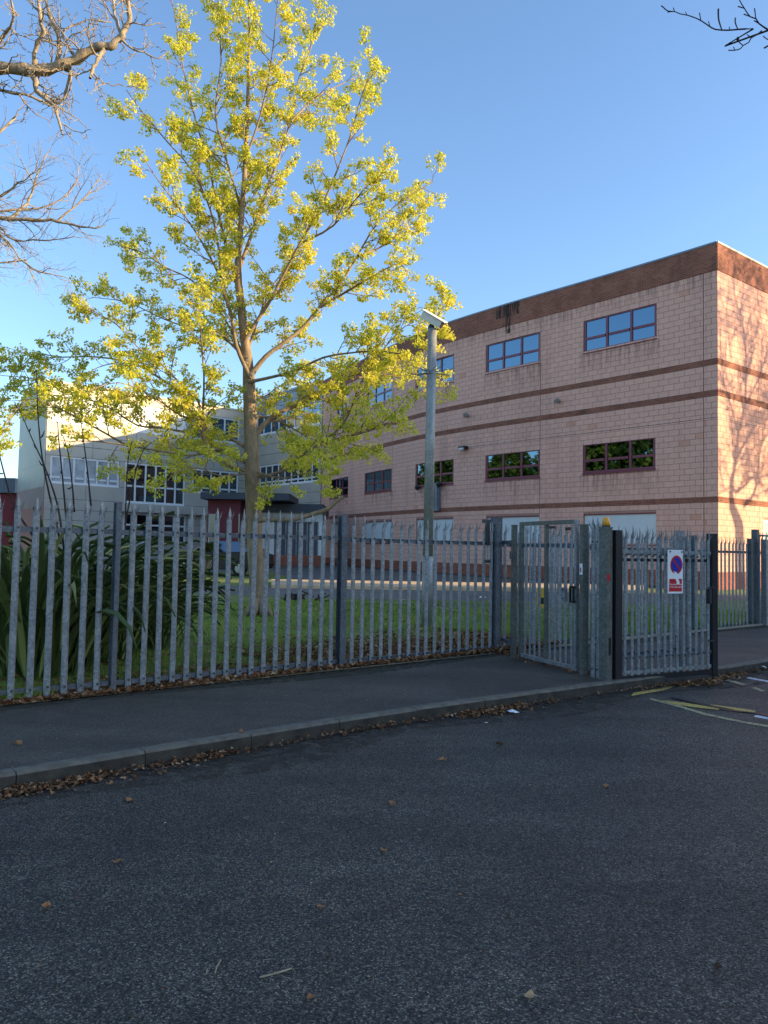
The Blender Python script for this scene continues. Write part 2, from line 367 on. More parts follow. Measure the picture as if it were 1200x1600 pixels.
# the road is 9 m wide; pavement opposite is a raised slab
fp = MB()
for a, b in zip(KERB, KERB[1:]):
    p0, p1, p2, p3 = a + FN * 9, b + FN * 9, b + FN * 30, a + FN * 30
    fp.hexa([Vector((*p.xy, -.02)) for p in (p3, p2, p1, p0)] + [Vector((*p.xy, .12)) for p in (p3, p2, p1, p0)], skip=(0,))
tag(fp.build('pavement_opposite', M['pave']), kind='structure')
# school ground beyond the fence
def gp(x, y, dz=0): return Vector((x, y, gz(x, y) + dz))
lw = MB()
L0, L1 = fpt(-40, .02), fpt(60, .02)
back = -FN * 90
for i in range(20):
    a = fpt(-40 + 5 * i, -.0); b = fpt(-35 + 5 * i, -.0); c = b - FN * 95; d = a - FN * 95
    lw.poly([gp(a.x, a.y), gp(b.x, b.y), gp(c.x, c.y), gp(d.x, d.y)])
tag(lw.build('lawn', M['lawn']), kind='structure')
def gpoly(pxs, dz): return [ong(x, y, dz) for x, y in pxs]
sheet('site_road', gpoly([(-60, 912), (300, 914), (600, 918.5), (900, 923), (1200, 929), (1200, 934), (1100, 940), (960, 949), (780, 955), (700, 950), (600, 941), (450, 932.5), (290, 926), (-60, 922)], .006), M['site'])
sheet('car_park', gpoly([(-200, 890), (300, 893), (425, 893), (470, 908.5), (600, 911), (900, 915.5), (1120, 919), (1116, 917)], .006) +
      [gp(12.0, 30.2, .006), gp(-5, 56, .006), gp(-11.5, 64, .006), gp(-40, 50, .006)], M['site'])
il = MB()
lo = [(424, 919), (600, 921.5), (760, 923.7), (900, 926), (1010, 928)]; hi = [(424, 909.5), (600, 912.2), (760, 914.5), (900, 916.8), (1010, 918.5)]
for k in range(4):
    a, b, c, d = ong(*lo[k], .0), ong(*lo[k + 1], .0), ong(*hi[k + 1], .0), ong(*hi[k], .0)
    il.hexa([a, b, c, d] + [p + Vector((0, 0, .11)) for p in (a, b, c, d)], skip=(0,))
tag(il.build('site_pavement', M['slab']), kind='structure')
for pts in ([(536, 938), (664, 944.5)], [(604, 939), (745, 957)]):
    a, b = ong(*pts[0], .010), ong(*pts[1], .010); n = Vector((0, .07, 0))
    sheet('site_lane_line', [a - n, b - n, b + n, a + n], M['whiteline'])

# ---- road markings
def marking(name, pxs, mat, z=.004, cat='road marking'):
    o = sheet(name, [onz(x, y, z) for x, y in pxs], mat); return o
marking('yellow_line', [(986, 1087.5), (1036, 1078.5), (1056, 1072.5), (1048, 1072), (1026, 1076), (990, 1082)], M['yellowline'])
marking('yellow_line', [(1060, 1073), (1070, 1073.5), (1087, 1069), (1082, 1067.5)], M['yellowline'])
marking('yellow_line', [(1016, 1093), (1046, 1101), (1100, 1117), (1160, 1129.5), (1215, 1138.5), (1215, 1135.5), (1160, 1126.5), (1100, 1113.5), (1060, 1101.2), (1016, 1090.5)], M['paleline'])
marking('yellow_line', [(1055, 1100.5), (1085, 1105), (1122, 1109), (1126, 1107), (1100, 1102.5), (1070, 1098), (1034, 1094)], M['yellowline'], .008)
marking('yellow_line', [(1108, 1101), (1140, 1107.5), (1176, 1114), (1182, 1110.5), (1150, 1105.5), (1112, 1101)], M['yellowline'], .008)
marking('faded_line', [(1132, 1063), (1160, 1070.5), (1166, 1069), (1140, 1061.5)], M['paleline'])
marking('faded_line', [(1174, 1075), (1190, 1080.5), (1197, 1079.5), (1180, 1073.5)], M['paleline'])
marking('white_line', [(1166, 1059.5), (1215, 1068.5), (1215, 1066), (1170, 1058)], M['whiteline'])
marking('white_line', [(1178, 1120), (1215, 1127), (1215, 1123.5), (1180, 1117)], M['whiteline'])
marking('tar_seam', [(1040, 1088), (1108, 1103.5), (1135, 1109.5), (1180, 1114), (1215, 1121), (1215, 1119.5), (1180, 1112.8), (1136, 1108), (1109, 1101.8), (1060, 1089.5)], M['tar'], .012)

# ================================================================ PINK BUILDING
PB = [(12.79, 29.43), (11.14, 31.45), (8.53, 34.45), (5.9, 37.4), (2.95, 41.1), (0.94, 44.4), (-1.8, 49.7), (-4.55, 55.6)]
def catmull(P, n=4):
    P = [Vector(p) if len(p) == 3 else Vector((p[0], p[1], 0)) for p in P]; out = []
    E = [P[0] * 2 - P[1]] + P + [P[-1] * 2 - P[-2]]
    for i in range(1, len(E) - 2):
        a, b, c, d = E[i - 1], E[i], E[i + 1], E[i + 2]
        for k in range(n):
            t = k / n
            out.append(.5 * ((2 * b) + (c - a) * t + (2 * a - 5 * b + 4 * c - d) * t * t + (3 * b - a - 3 * c + d) * t ** 3))
    out.append(P[-1]); return out
class Path:
    def __init__(s, pts):
        s.p = [Vector((q[0], q[1], 0)) for q in pts]; s.c = [0.0]
        for a, b in zip(s.p, s.p[1:]): s.c.append(s.c[-1] + (b - a).length)
        s.L = s.c[-1]
    def at(s, u):
        u2 = min(max(u, 0), s.L - 1e-6); i = 0
        while s.c[i + 1] < u2: i += 1
        d = (s.p[i + 1] - s.p[i]).normalized(); n = Vector((-d.y, d.x, 0))      # outward = towards the camera side
        if n.dot(s.p[i]) > 0: n = -n
        return s.p[i] + d * (u - s.c[i]), d, n
    def hit(s, px, py):
        r = ray(px, py)
        for i, (a, b) in enumerate(zip(s.p, s.p[1:])):
            d = (b - a).normalized(); den = r.x * d.y - r.y * d.x
            if abs(den) < 1e-9: continue
            t = (a.x * d.y - a.y * d.x) / den
            u = (r.x * t - a.x) * d.x + (r.y * t - a.y) * d.y
            last = i == len(s.p) - 2
            if t > 0 and (u >= -1e-6 or i == 0) and (u <= (b - a).length + 1e-6 or last): return s.c[i] + u, CH + t * r.z
        return None
    def slab(s, mb, u0, u1, z0, z1, o0, o1, m=0, step=1.2, skip=()):
        k = max(1, int(math.ceil((u1 - u0) / step))); zs0 = z0 if callable(z0) else (lambda x, y: z0)
        for j in range(k):
            ua, ub = lerp(u0, u1, j / k), lerp(u0, u1, (j + 1) / k)
            A, _, n1 = s.at(ua + 1e-5); B, _, n2 = s.at(ub - 1e-5)
            na = s.nrm(ua); nb = s.nrm(ub)
            c = [A + na * o1, B + nb * o1, B + nb * o0, A + na * o0]
            mb.hexa([Vector((p.x, p.y, zs0(p.x, p.y))) for p in c] + [Vector((p.x, p.y, z1)) for p in c], m, skip)
    def nrm(s, u):
        a = s.at(u - .15)[2]; b = s.at(u + .15)[2]; return (a + b).normalized()
    def uv(s, co):
        best = None
        for i, (a, b) in enumerate(zip(s.p, s.p[1:])):
            d = (b - a).normalized(); L = (b - a).length; w = Vector((co.x - a.x, co.y - a.y, 0)); u = min(max(w.dot(d), 0), L)
            e = (w - d * u).length
            if best is None or e < best[0]: best = (e, s.c[i] + u)
        return (best[1], co.z)
P1 = Path(catmull(PB, 4))
RD = Vector((.780, .626, 0)).normalized()
C0 = P1.p[0]
P2 = Path([C0, C0 + RD * 26])
ZT = 13.83
def zof(P, px, py): return P.hit(px, py)[1]
zb = {'roof': ZT, 'par': zof(P1, 1119.5, 422), 'b1t': zof(P1, 1119.5, 559.5), 'b1b': zof(P1, 1119.5, 569),
      'b2t': zof(P1, 1119.5, 608.5), 'b2b': zof(P1, 1119.5, 618), 'b3t': zof(P1, 900, 785), 'b3b': zof(P1, 900, 792.5), 'pl': zof(P1, 1119, 894)}
print('levels', zb)
pink = thing('school_block', 'three storey pink blockwork building with brown brick bands and a curved facade', 'building')
def zg(x, y): return gz(x, y) - .25
rows_px = {'up': (500, 552.5, 912), 'mid': (693, 740.5, 911), 'low': (803.5, 850, 912)}
colsU = [(912, 1026), (760, 844), (651, 710.5), (576, 615), (530, 548)]
colsM = [(911, 1024), (759, 844), (650, 709.5), (571, 613), (517.5, 545.5)]
colsL = [(912, 1025), (760, 843), (651, 708.5), (571, 612.5), (518, 545)]
open_ = []
for key, cols in (('up', colsU), ('mid', colsM), ('low', colsL)):
    yt, yb, x = rows_px[key]; z1 = zof(P1, x, yt); z0 = zof(P1, x, yb)
    for (xa, xb) in cols:
        ua = P1.hit(xb, yt)[0]; ub = P1.hit(xa, yt)[0]; open_.append((key, ua, ub, z0, z1))
H_BL, L_BL = .2265, .452
bands = [(zb['par'], ZT), (zb['b1b'], zb['b1t']), (zb['b2b'], zb['b2t']), (zb['b3b'], zb['b3t'])]
# backing wall with openings left out (pieces between openings)
def wall_cells(P, us, zs, opens, mat_index, mb, o0, o1):
    for z0, z1 in zip(zs, zs[1:]):
        for u0, u1 in zip(us, us[1:]):
            uc, zc = (u0 + u1) / 2, (z0 + z1) / 2
            if any(a < uc < b and c < zc < d for _, a, b, c, d in opens): continue
            P.slab(mb, u0, u1, z0, z1, o0, o1, mat_index)
def linespace(P, opens, ztop, zbot):
    us = sorted({0.0, P.L} | {a for _, a, b, c, d in opens} | {b for _, a, b, c, d in opens})
    zs = sorted({zbot, ztop} | {c for _, a, b, c, d in opens} | {d for _, a, b, c, d in opens})
    return us, zs
mb = MB(); us, zs = linespace(P1, open_, ZT - .05, zb['pl']); wall_cells(P1, us, zs, open_, 0, mb, -.25, 0)
open2 = []
u2a = P2.hit(1193, 812)[0]; z2t = P2.hit(1193, 812)[1]
open2 = [('g', u2a, u2a + 2.0, z2t - 1.6, z2t)]
us, zs = linespace(P2, open2, ZT - .05, zb['pl']); wall_cells(P2, us, zs, open2, 0, mb, -.25, 0)
mb.build('wall', M['mortar'], pink)
mb = MB()
# body behind (closes the volume)
bk = [P1.p[0] + (P1.p[-1] - P1.p[0]).normalized() * .5 + RD * .5]
inner = [p - P1.nrm(P1.c[i]) * .3 for i, p in enumerate(P1.p)]
inner[0] = C0 + (P1.p[1] - P1.p[0]).normalized() * .3 + RD * .3
far = [P1.p[-1] + RD * 16, C0 + RD * 25.7 + (P1.p[1] - P1.p[0]).normalized() * .3]
ring = inner + far
b_ = [mb.vert((p.x, p.y, .2)) for p in ring]; t_ = [mb.vert((p.x, p.y, ZT - .3)) for p in ring]
for k in range(len(ring)): mb.face((b_[k], b_[(k + 1) % len(ring)], t_[(k + 1) % len(ring)], t_[k]))
mb.face(t_)
mb.build('inner_wall', M['inside'], pink)
# brick bands, parapet, plinth
def strip(name, mat, z0, z1, o, P, u0=0.0, u1=None, par=pink):
    mb = MB(); P.slab(mb, u0, P.L if u1 is None else u1, z0, z1, .002, o, 0, 1.0)
    ob = mb.build(name, mat, par); metres(ob, P.uv); return ob
for P in (P1, P2):
    e = .0
    strip('brick_parapet', M['brick'], zb['par'], ZT, .028, P)
    for (a, b) in bands[1:]: strip('brick_band', M['brick'], a, b, .022, P)
    strip('brick_plinth', M['plinth'], zg, zb['pl'], .026, P)
    mb = MB(); P.slab(mb, 0, P.L, ZT, ZT + .07, -.3, .05, 0); mb.build('coping', M['coping'] if P is P1 else M['cladcream'], pink)
# blocks
blocks = []
zz_rows = []
z = zb['par']
def rows_between(z0, z1):
    n = max(1, round((z1 - z0) / H_BL)); h = (z1 - z0) / n
    return [(z0 + h * k, z0 + h * (k + 1)) for k in range(n)]
for z0, z1 in ((zb['pl'], zb['b3b']), (zb['b3t'], zb['b2b']), (zb['b2t'], zb['b1b']), (zb['b1t'], zb['par'])): zz_rows += rows_between(z0, z1)
joints = [P1.hit(1100, 700)[0], P1.hit(844, 700)[0], P1.hit(613.5, 700)[0]]
for P in (P1, P2):
    ops = open_ if P is P1 else open2
    for r, (z0, z1) in enumerate(zz_rows):
        zc = (z0 + z1) / 2
        cuts = [(a, b) for _, a, b, c, d in ops if c < zc < d]
        spans = []; u = 0.0
        js = joints if P is P1 else [3.3, 9]
        edges = sorted([(a, b) for a, b in cuts] + [(j, j + .012) for j in js if not any(a - .01 < j < b + .01 for a, b in cuts)])
        for a, b in edges:
            if a > u + .03: spans.append((u, a))
            u = max(u, b)
        if u < P.L: spans.append((u, P.L))
        for a, b in spans:
            first = L_BL * (.5 if r % 2 else 1.0) - (a % L_BL) * 0
            e = [a]; k = math.floor((a - (L_BL / 2 if r % 2 else 0)) / L_BL) + 1
            while True:
                x = k * L_BL + (L_BL / 2 if r % 2 else 0)
                if x >= b - .04: break
                if x > a + .04: e.append(x)
                k += 1
            e.append(b)
            for x0, x1 in zip(e, e[1:]): blocks.append((P, x0, x1, z0, z1))
def bdist(bk):
    P, x0, x1, z0, z1 = bk; q, d, n = P.at((x0 + x1) / 2); v = Vector((q.x, q.y, (z0 + z1) / 2 - CH))
    if P is P2 and q.x / q.y > .495: return 1e9
    return v.length ** 2 / max(1e-3, (x1 - x0) * abs(v.normalized().dot(n)))
blocks.sort(key=bdist)
J = .009
rb = random.Random(5)
def blocktone():
    return 1.0 if rb.random() < .007 else rb.uniform(.05, .85)
ms = MB()
full = {}
for i, (P, x0, x1, z0, z1) in enumerate(blocks):
    t = blocktone(); pr = rb.uniform(.008, .013)
    qa, d, n = P.at(x0 + J); qb, _, _ = P.at(x1 - J)
    if i < 298:
        mb = MB(); mb.tone = t
        c = [qa + n * pr, qb + n * pr, qb, qa]; o0 = Vector((qa.x, qa.y, z0))
        mb.hexa([Vector((p.x, p.y, z0 + J)) - o0 for p in c] + [Vector((p.x, p.y, z1 - J)) - o0 for p in c])
        mb.build('block', M['block'], pink, tone=True, loc=o0)
    else:
        ms.tone = t; c = [qa + n * pr, qb + n * pr, qb, qa]
        ms.hexa([(p.x, p.y, z0 + J) for p in c] + [(p.x, p.y, z1 - J) for p in c], skip=(4,))
o = ms.build('blockwork', M['block'], pink, tone=True); o['kind'] = 'stuff'
# rain streak on the parapet
ms_, ns_, ps_ = base_mat('sill_stain')
gn_ = N(ns_, 'ShaderNodeTexCoord'); sx_ = N(ns_, 'ShaderNodeSeparateXYZ'); ns_.links.new(gn_.outputs['Generated'], sx_.inputs[0])
mq_ = N(ns_, 'ShaderNodeMapping'); mq_.inputs['Scale'].default_value = (4, 4, .35); ns_.links.new(geov(ns_), mq_.inputs['Vector'])
al_ = mixc(ns_, 1.0, ramp(ns_, noise(ns_, mq_.outputs[0], 1.8, 5, .65), [(.42, 0.0), (.75, .26)]), ramp(ns_, sx_.outputs['Z'], [(0, 0.0), (1, 1.0)]), 'MULTIPLY')
ns_.links.new(al_, ps_.inputs['Alpha']); ps_.inputs['Base Color'].default_value = (.20, .115, .095, 1); ps_.inputs['Roughness'].default_value = .95
for key, ua, ub, z0, z1 in open_:
    if key != 'low':
        mb = MB(); P1.slab(mb, ua - .15, ub + .15, z0 - 1.0, z0 - .045, .0135, .0145); mb.build('sill_stain', ms_, pink)
mb = MB(); P1.slab(mb, 0, P1.L, zb['par'] - .7, zb['par'] - .005, .0135, .0145); mb.build('band_stain', ms_, pink)
m_, nt_, p_ = base_mat('rain_streak'); m_.name = 'rain_streak'
mp_ = N(nt_, 'ShaderNodeMapping'); mp_.inputs['Scale'].default_value = (5, 5, .5); nt_.links.new(geov(nt_), mp_.inputs['Vector'])
nt_.links.new(ramp(nt_, noise(nt_, mp_.outputs[0], 2.2, 5, .7), [(.42, 0.0), (.62, .85)]), p_.inputs['Alpha']); p_.inputs['Base Color'].default_value = (.05, .035, .03, 1); p_.inputs['Roughness'].default_value = .9
for xa, xb, ya, yb in ((791, 798, 479, 522), (775, 812, 481, 500)):
    ua, ub = P1.hit(xb, ya)[0], P1.hit(xa, ya)[0]; mb = MB(); P1.slab(mb, ua, ub, P1.hit(xa, yb)[1], ZT, .0285, .031 + .001 * (xa < 780)); mb.build('rain_streak', m_, pink)
# windows
def window(P, parent, ua, ub, z0, z1, ncol, split, fm, gm, rec=.09, fw=.11, inset=.0):
    # frame as one mesh, panes as children
    fr = MB()
    P_, _, n = P.at((ua + ub) / 2)
    A, _, na = P.at(ua); B, _, nb = P.at(ub); d = (B - A); W = d.length; d.normalize(); n = Vector((-d.y, d.x, 0))
    if n.dot(A) > 0: n = -n
    def bx(m_, a, b, c, e, o0, o1):
        q = [A + d * a + n * o1, A + d * b + n * o1, A + d * b + n * o0, A + d * a + n * o0]
        m_.hexa([Vector((p.x, p.y, c)) for p in q] + [Vector((p.x, p.y, e)) for p in q])
    Hh = z1 - z0
    bx(fr, 0, W, z0, z0 + fw, -rec, -rec + .07); bx(fr, 0, W, z1 - fw, z1, -rec, -rec + .07)
    xs = [0] + [W * k / ncol for k in range(1, ncol)] + [W]
    for k, x in enumerate(xs):
        a = 0 if k == 0 else (W - fw if k == len(xs) - 1 else x - fw / 2)
        bx(fr, a, a + fw, z0 + fw, z1 - fw, -rec, -rec + .068)
    if split:
        for k in range(ncol): bx(fr, xs[k] + fw * .9, xs[k + 1] - fw * .9, z0 + Hh * split - fw / 2, z0 + Hh * split + fw / 2, -rec, -rec + .066)
    bx(fr, -.03, W + .03, z0 - .04, z0 - .002, -rec, .05)
    f = fr.build('window', fm, parent)
    zz = [z0 + fw, z0 + Hh * split - fw / 2, z0 + Hh * split + fw / 2, z1 - fw] if split else [z0 + fw, z1 - fw]
    for k in range(ncol):
        for j in range(0, len(zz), 2):
            pm = MB(); a = fw if k == 0 else xs[k] + fw / 2; b = W - fw if k == ncol - 1 else xs[k + 1] - fw / 2
            bx(pm, a + .004, b - .004, zz[j] + .004, zz[j + 1] - .004, -rec + .005, -rec + .03); pm.build('pane', gm, f)
    return f
for key, ua, ub, z0, z1 in open_:
    if key == 'low':
        mb = MB(); P1.slab(mb, ua + .02, ub - .02, z0 + .02, z1 - .05, -.12, -.05); s = mb.build('roller_shutter', M['shutter'], pink)
        mb = MB(); P1.slab(mb, ua - .03, ub + .03, z0 - .06, z0 - .003, -.1, .05); mb.build('sill', M['winframe'], s)
        mb = MB(); P1.slab(mb, ua + .01, ub - .01, z1 - .05, z1 - .003, -.1, -.0); mb.build('shutter_box', M['winframe'], s)
    else:
        window(P1, pink, ua, ub, z0, z1, 2 if ub - ua < 1.5 and False else 3, .42, M['winframe'], M['glass'])
for _, ua, ub, z0, z1 in open2: window(P2, pink, ua, ub, z0, z1, 2, .0, M['white'], M['glass'])
# horizontal expansion joint (thin dark groove line) and cable
zj = zof(P1, 900, 679)
mb = MB(); P1.slab(mb, 0, P1.hit(733, 700)[0], zj, zj + .018, .008, .016); P2.slab(mb, 0, P2.L, zj, zj + .018, .008, .016)
mb.build('expansion_joint', M['darkfascia'], pink)
mb = MB()
for j in joints: P1.slab(mb, j, j + .012, zb['pl'], zb['par'], .0, .006)
mb.build('movement_joint', M['inside'], pink)
# wall fittings
def wallfit(px, py): 
    u, z = P1.hit(px, py); q, d, n = P1.at(u); return Vector((q.x, q.y, z)), d, n
lbls = ['small grey wall sensor between the brick bands, left of the upper right window', 'small grey wall sensor between the brick bands, under the second window', 'small grey wall sensor between the brick bands, beside the lamp column']
for k, (px, py) in enumerate([(874, 628), (732, 650), (628, 672)]):
    q, d, n = wallfit(px, py); t = thing('wall_sensor', lbls[k], 'sensor', q, group='sensors on the pink wall')
    mb = MB(); mb.beam(n * .01, n * .12, .10, .10); mb.build('bracket', M['galvlight'], t)
    mb = MB(); mb.tube([n * .12 + Vector((0, 0, .06)), n * .30 + Vector((0, 0, -.02))], .11, 8); mb.build('housing', M['galvlight'], t)
q, d, n = wallfit(728, 701); t = thing('floodlight', 'black floodlight on the pink wall with a cable running right', 'floodlight', q)
mb = MB(); mb.beam(n * .01, n * .25, .06, .06); mb.build('bracket', M['black'], t)
mb = MB(); mb.beam(n * .2 - d * .22 + Vector((0, 0, .02)), n * .2 + d * .22 + Vector((0, 0, .02)), .28, .16); mb.build('lamp_body', M['black'], t)
mb = MB(); mb.beam(n * .33 - d * .17 + Vector((0, 0, -.04)), n * .33 + d * .17 + Vector((0, 0, -.04)), .08, .09); mb.build('lens', M['shutter'], t)
q, d, n = wallfit(681, 777); t = thing('wall_cabinet', 'grey metal cabinet on the pink wall behind the lamp column', 'cabinet', q)
mb = MB(); h = .75
mb.hexa([p + Vector((0, 0, -h)) for p in (-d * .45 + n * .2, d * .45 + n * .2, d * .45 + n * .02, -d * .45 + n * .02)] + [p + Vector((0, 0, h)) for p in (-d * .45 + n * .2, d * .45 + n * .2, d * .45 + n * .02, -d * .45 + n * .02)])
mb.build('cabinet_body', M['coping'], t)
mb = MB(); mb.beam(-d * .4 + n * .21 + Vector((0, 0, .6)), -d * .4 + n * .21 - Vector((0, 0, .6)), .02, .04); mb.beam(-d * .1 + n * .21 + Vector((0, 0, .6)), -d * .1 + n * .21 - Vector((0, 0, .6)), .02, .04); mb.build('door_rib', M['darkfascia'], t)
for k, (px, py) in enumerate([(657, 762), (690, 757)]):
    q, d, n = wallfit(px, py); t = thing('wall_camera', ['dark dome camera on the pink wall left of the lamp column', 'dark dome camera on the pink wall right of the lamp column'][k], 'camera', q)
    mb = MB(); mb.beam(n * .01, n * .2, .06, .06); mb.build('bracket', M['black'], t)
    mb = MB(); mb.tube([n * .2 + Vector((0, 0, .1)), n * .2 + Vector((0, 0, 0)), n * .2 + Vector((0, 0, -.1)), n * .2 + Vector((0, 0, -.16))], [.14, .16, .12, .03], 10); mb.build('dome', M['black'], t)
# dark strip at the foot of the wall
mb = MB()
for k in range(30):
    u0, u1 = P1.L * k / 30, P1.L * (k + 1) / 30; a = P1.at(u0)[0]; b = P1.at(u1)[0]; na, nb = P1.nrm(u0), P1.nrm(u1)
    mb.poly([gp(*(a + na * 1.1).xy, .012), gp(*(b + nb * 1.1).xy, .012), gp(*b.xy, .012), gp(*a.xy, .012)])
tag(mb.build('dark_margin', M['kerbdark']), kind='structure')

# ================================================================ GREY WING (behind the tree) and GREY BLOCK
EW = Vector((-11.45, 64.1, 0)); PW = Path([P1.p[-1] + Vector((-.03, .05, 0)), EW])
wing = thing('grey_wing', 'grey clad school wing with white window bands joining the pink building', 'building')
W0 = Vector((-23.5, 53.0, 0)); PG = Path([W0, EW])
grey = thing('grey_block', 'grey clad school block with long white framed windows at the left', 'building')
def facade(P, par, ztop, rows, clad='clad', sub=None):
    """rows: list of (z0, z1, n, split, u0, u1, glass)"""
    ops = [('w', a, b, z0, z1) for z0, z1, n, sp, a, b, gm in rows]
    mb = MB(); us, zs = linespace(P, ops, ztop, 0.3); wall_cells(P, us, zs, ops, 0, mb, -.3, 0)
    mb.build('wall', M['inside'], par)
    # cladding panels, a row at a time
    zl = sorted({.5, ztop} | {z for r in rows for z in r[:2]})
    nx = max(1, round(P.L / 2.4))
    for z0, z1 in zip(zl, zl[1:]):
        kk = max(1, round((z1 - z0) / .75))
        for k in range(kk):
            a0, a1 = lerp(z0, z1, k / kk), lerp(z0, z1, (k + 1) / kk)
            cuts = sorted([(a, b) for _, a, b, c, d in ops if c < (a0 + a1) / 2 < d])
            u = 0; sp = []
            for a, b in cuts:
                if a > u + .02: sp.append((u, a))
                u = b
            if u < P.L - .02: sp.append((u, P.L))
            for a, b in sp:
                n2 = max(1, round((b - a) / 3.0))
                for j in range(n2):
                    mb = MB(); P.slab(mb, lerp(a, b, j / n2) + .012, lerp(a, b, (j + 1) / n2) - .012, a0 + .014, a1 - .014, .002, .045, 0, 50)
                    mc = clad if not callable(clad) else clad((a0 + a1) / 2)
                    mb.build('cladding_panel', M[mc], par)
    for z0, z1, n, sp, a, b, gm in rows:
        window(P, par, a, b, z0, z1, n, sp, M['white'], M[gm], rec=.08, fw=.13)
def uz(P, px, py): return P.hit(px, py)
zt1 = uz(PG, 68, 595)[1]
u_a, z_mt = uz(PG, 79, 711); u_b = uz(PG, 187, 716)[0]; z_mb = uz(PG, 79, 754)[1]
u_c = uz(PG, 196, 720)[0]; u_d = uz(PG, 290, 720)[0]; z_lb = uz(PG, 196, 785)[1]
z_ut, z_ub = uz(PG, 80, 613)[1], uz(PG, 80, 658)[1]
ug0, ug1 = uz(PG, 192, 820)[0], uz(PG, 290, 820)[0]; zg1, zg0 = uz(PG, 200, 801)[1], uz(PG, 200, 848)[1]
ue0, ue1 = uz(PG, 300, 760)[0], uz(PG, 372, 760)[0]
rowsG = [(z_ub, z_ut, 4, .3, u_a, u_b, 'blind'), (z_ub, z_ut, 4, .3, u_c, u_d, 'blind'), (z_ub, z_ut, 3, .3, ue0, ue1, 'glass'),
         (z_mb, z_mt, 6, .22, u_a, u_b, 'reflpaint'), (z_lb, z_mt, 6, .42, u_c, u_d, 'glassdark'), (z_mb, z_mt, 5, .22, ue0, ue1, 'glassdark'),
         (zg0, zg1, 5, .6, ug0, ug1, 'glassdark')]
facade(PG, grey, zt1, rowsG, lambda z: 'cladcream' if z > z_ut + .05 else 'clad')
mb = MB(); PG.slab(mb, -.1, PG.L, zt1, zt1 + .14, -.4, .12); mb.build('coping', M['cladcream'], grey)
zov = uz(PG, 200, 800)[1]
mb = MB(); PG.slab(mb, u_b, PG.L, zov, zov + .5, .05, .7); mb.build('overhang', M['clad'], grey)
# end wall of the grey block, tall panels; lower ones carry painted red bounce light
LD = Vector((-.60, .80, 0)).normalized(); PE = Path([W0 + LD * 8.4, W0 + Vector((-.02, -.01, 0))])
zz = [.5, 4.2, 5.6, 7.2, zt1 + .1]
for k, mt in enumerate(['cladbounce', 'cladfaintbounce', 'clad', 'clad']):
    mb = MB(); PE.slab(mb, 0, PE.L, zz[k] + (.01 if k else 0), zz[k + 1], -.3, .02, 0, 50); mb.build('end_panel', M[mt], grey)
mb = MB(); far = [W0 + LD * 8.2 + Vector((.5, .4, 0)), W0 + LD * .4 + Vector((.4, .3, 0)), EW + LD * .5, EW + LD * 9, W0 + LD * 9 + Vector((5, 4, 0))]
b_ = [mb.vert((p.x, p.y, .2)) for p in far]; t_ = [mb.vert((p.x, p.y, zt1 - .1)) for p in far]
for k in range(5): mb.face((b_[k], b_[(k + 1) % 5], t_[(k + 1) % 5], t_[k]))
mb.face(t_); mb.build('roof', M['inside'], grey)
# wing facing right front
ztw = ZT - .02
w1, wz1 = uz(PW, 500, 655)[0], uz(PW, 500, 632)[1]
rowsW = [(uz(PW, 450, 672)[1], uz(PW, 450, 640)[1], 8, .0, PW.L * .03, PW.L * .88, 'glass'),
         (uz(PW, 450, 757)[1], uz(PW, 450, 722)[1], 10, .2, PW.L * .03, PW.L * .9, 'glassdark')]
facade(PW, wing, ztw, rowsW, lambda z: 'coping' if z > rowsW[0][1] + .3 else 'clad')
mb = MB(); PW.slab(mb, 0, PW.L, ztw, ztw + .15, -.4, .1); mb.build('coping', M['coping'], wing)
mb = MB(); q = [P1.p[-1], EW, EW + RD * 12, P1.p[-1] + RD * 12]
mb.hexa([Vector((p.x, p.y, .3)) for p in (q[0] + RD * .4, q[1] + RD * .4, q[2], q[3])] + [Vector((p.x, p.y, ztw - .1)) for p in (q[0] + RD * .4, q[1] + RD * .4, q[2], q[3])])
mb.build('roof', M['inside'], wing)
for k, (px, w) in enumerate([(454, .5), (465, 1.2)]):
    u, _ = uz(PW, px, 600); q, d, n = PW.at(u); mb = MB(); mb.beam(q - n * .6 + Vector((0, 0, ztw + .1)), q - n * .6 + Vector((0, 0, ztw + (1.0 if k == 0 else .45))), .08 if k == 0 else .7, .08 if k == 0 else .5)
    mb.build(['roof_mast', 'roof_box'][k], M['white'], wing)
# entrance block: maroon porch, fascias, white strip, navy doors
def slabY(mb, px0, px1, py0, py1, Y, depth, m=0):
    a = aty(px0, py1, Y); b = aty(px1, py0, Y); mb.box(a.x, b.x, Y, Y + depth, a.z, b.z, m)
ent = thing('entrance_porch', 'maroon entrance porch with dark flat canopy behind the tree', 'porch')
mb = MB(); a = aty(322, 890, 46); b = aty(376, 779, 46); mb.box(a.x, b.x, 46, 50, gz(0, 46) - .1, b.z); mb.build('porch_wall', M['maroon'], ent)
mb = MB(); slabY(mb, 313, 452, 771, 779, 45.3, 5); a = aty(313, 781, 45.3); mb.build('canopy', M['darkfascia'], ent)
mb = MB(); slabY(mb, 371, 375, 803, 870, 45.93, .06); mb.build('side_window', M['glassdark'], ent)
mb = MB(); slabY(mb, 326, 337, 803, 852, 45.93, .06); f = mb.build('door', M['glassdark'], ent)
for x0, x1 in ((325, 326.4), (337.1, 338.5)):
    mb = MB(); slabY(mb, x0, x1, 803, 885, 45.9, .06); mb.build('frame', M['white'], f)
gar = thing('low_extension', 'low white extension with navy doors and dark fascia beside the pink wall', 'extension')
Yg = 48.0
mb = MB(); slabY(mb, 404, 505, 788, 800, Yg - .3, 5); mb.build('fascia', M['darkfascia'], gar)
mb = MB(); slabY(mb, 405, 504, 800.2, 814, Yg, .4); mb.build('white_panel', M['shutter'], gar)
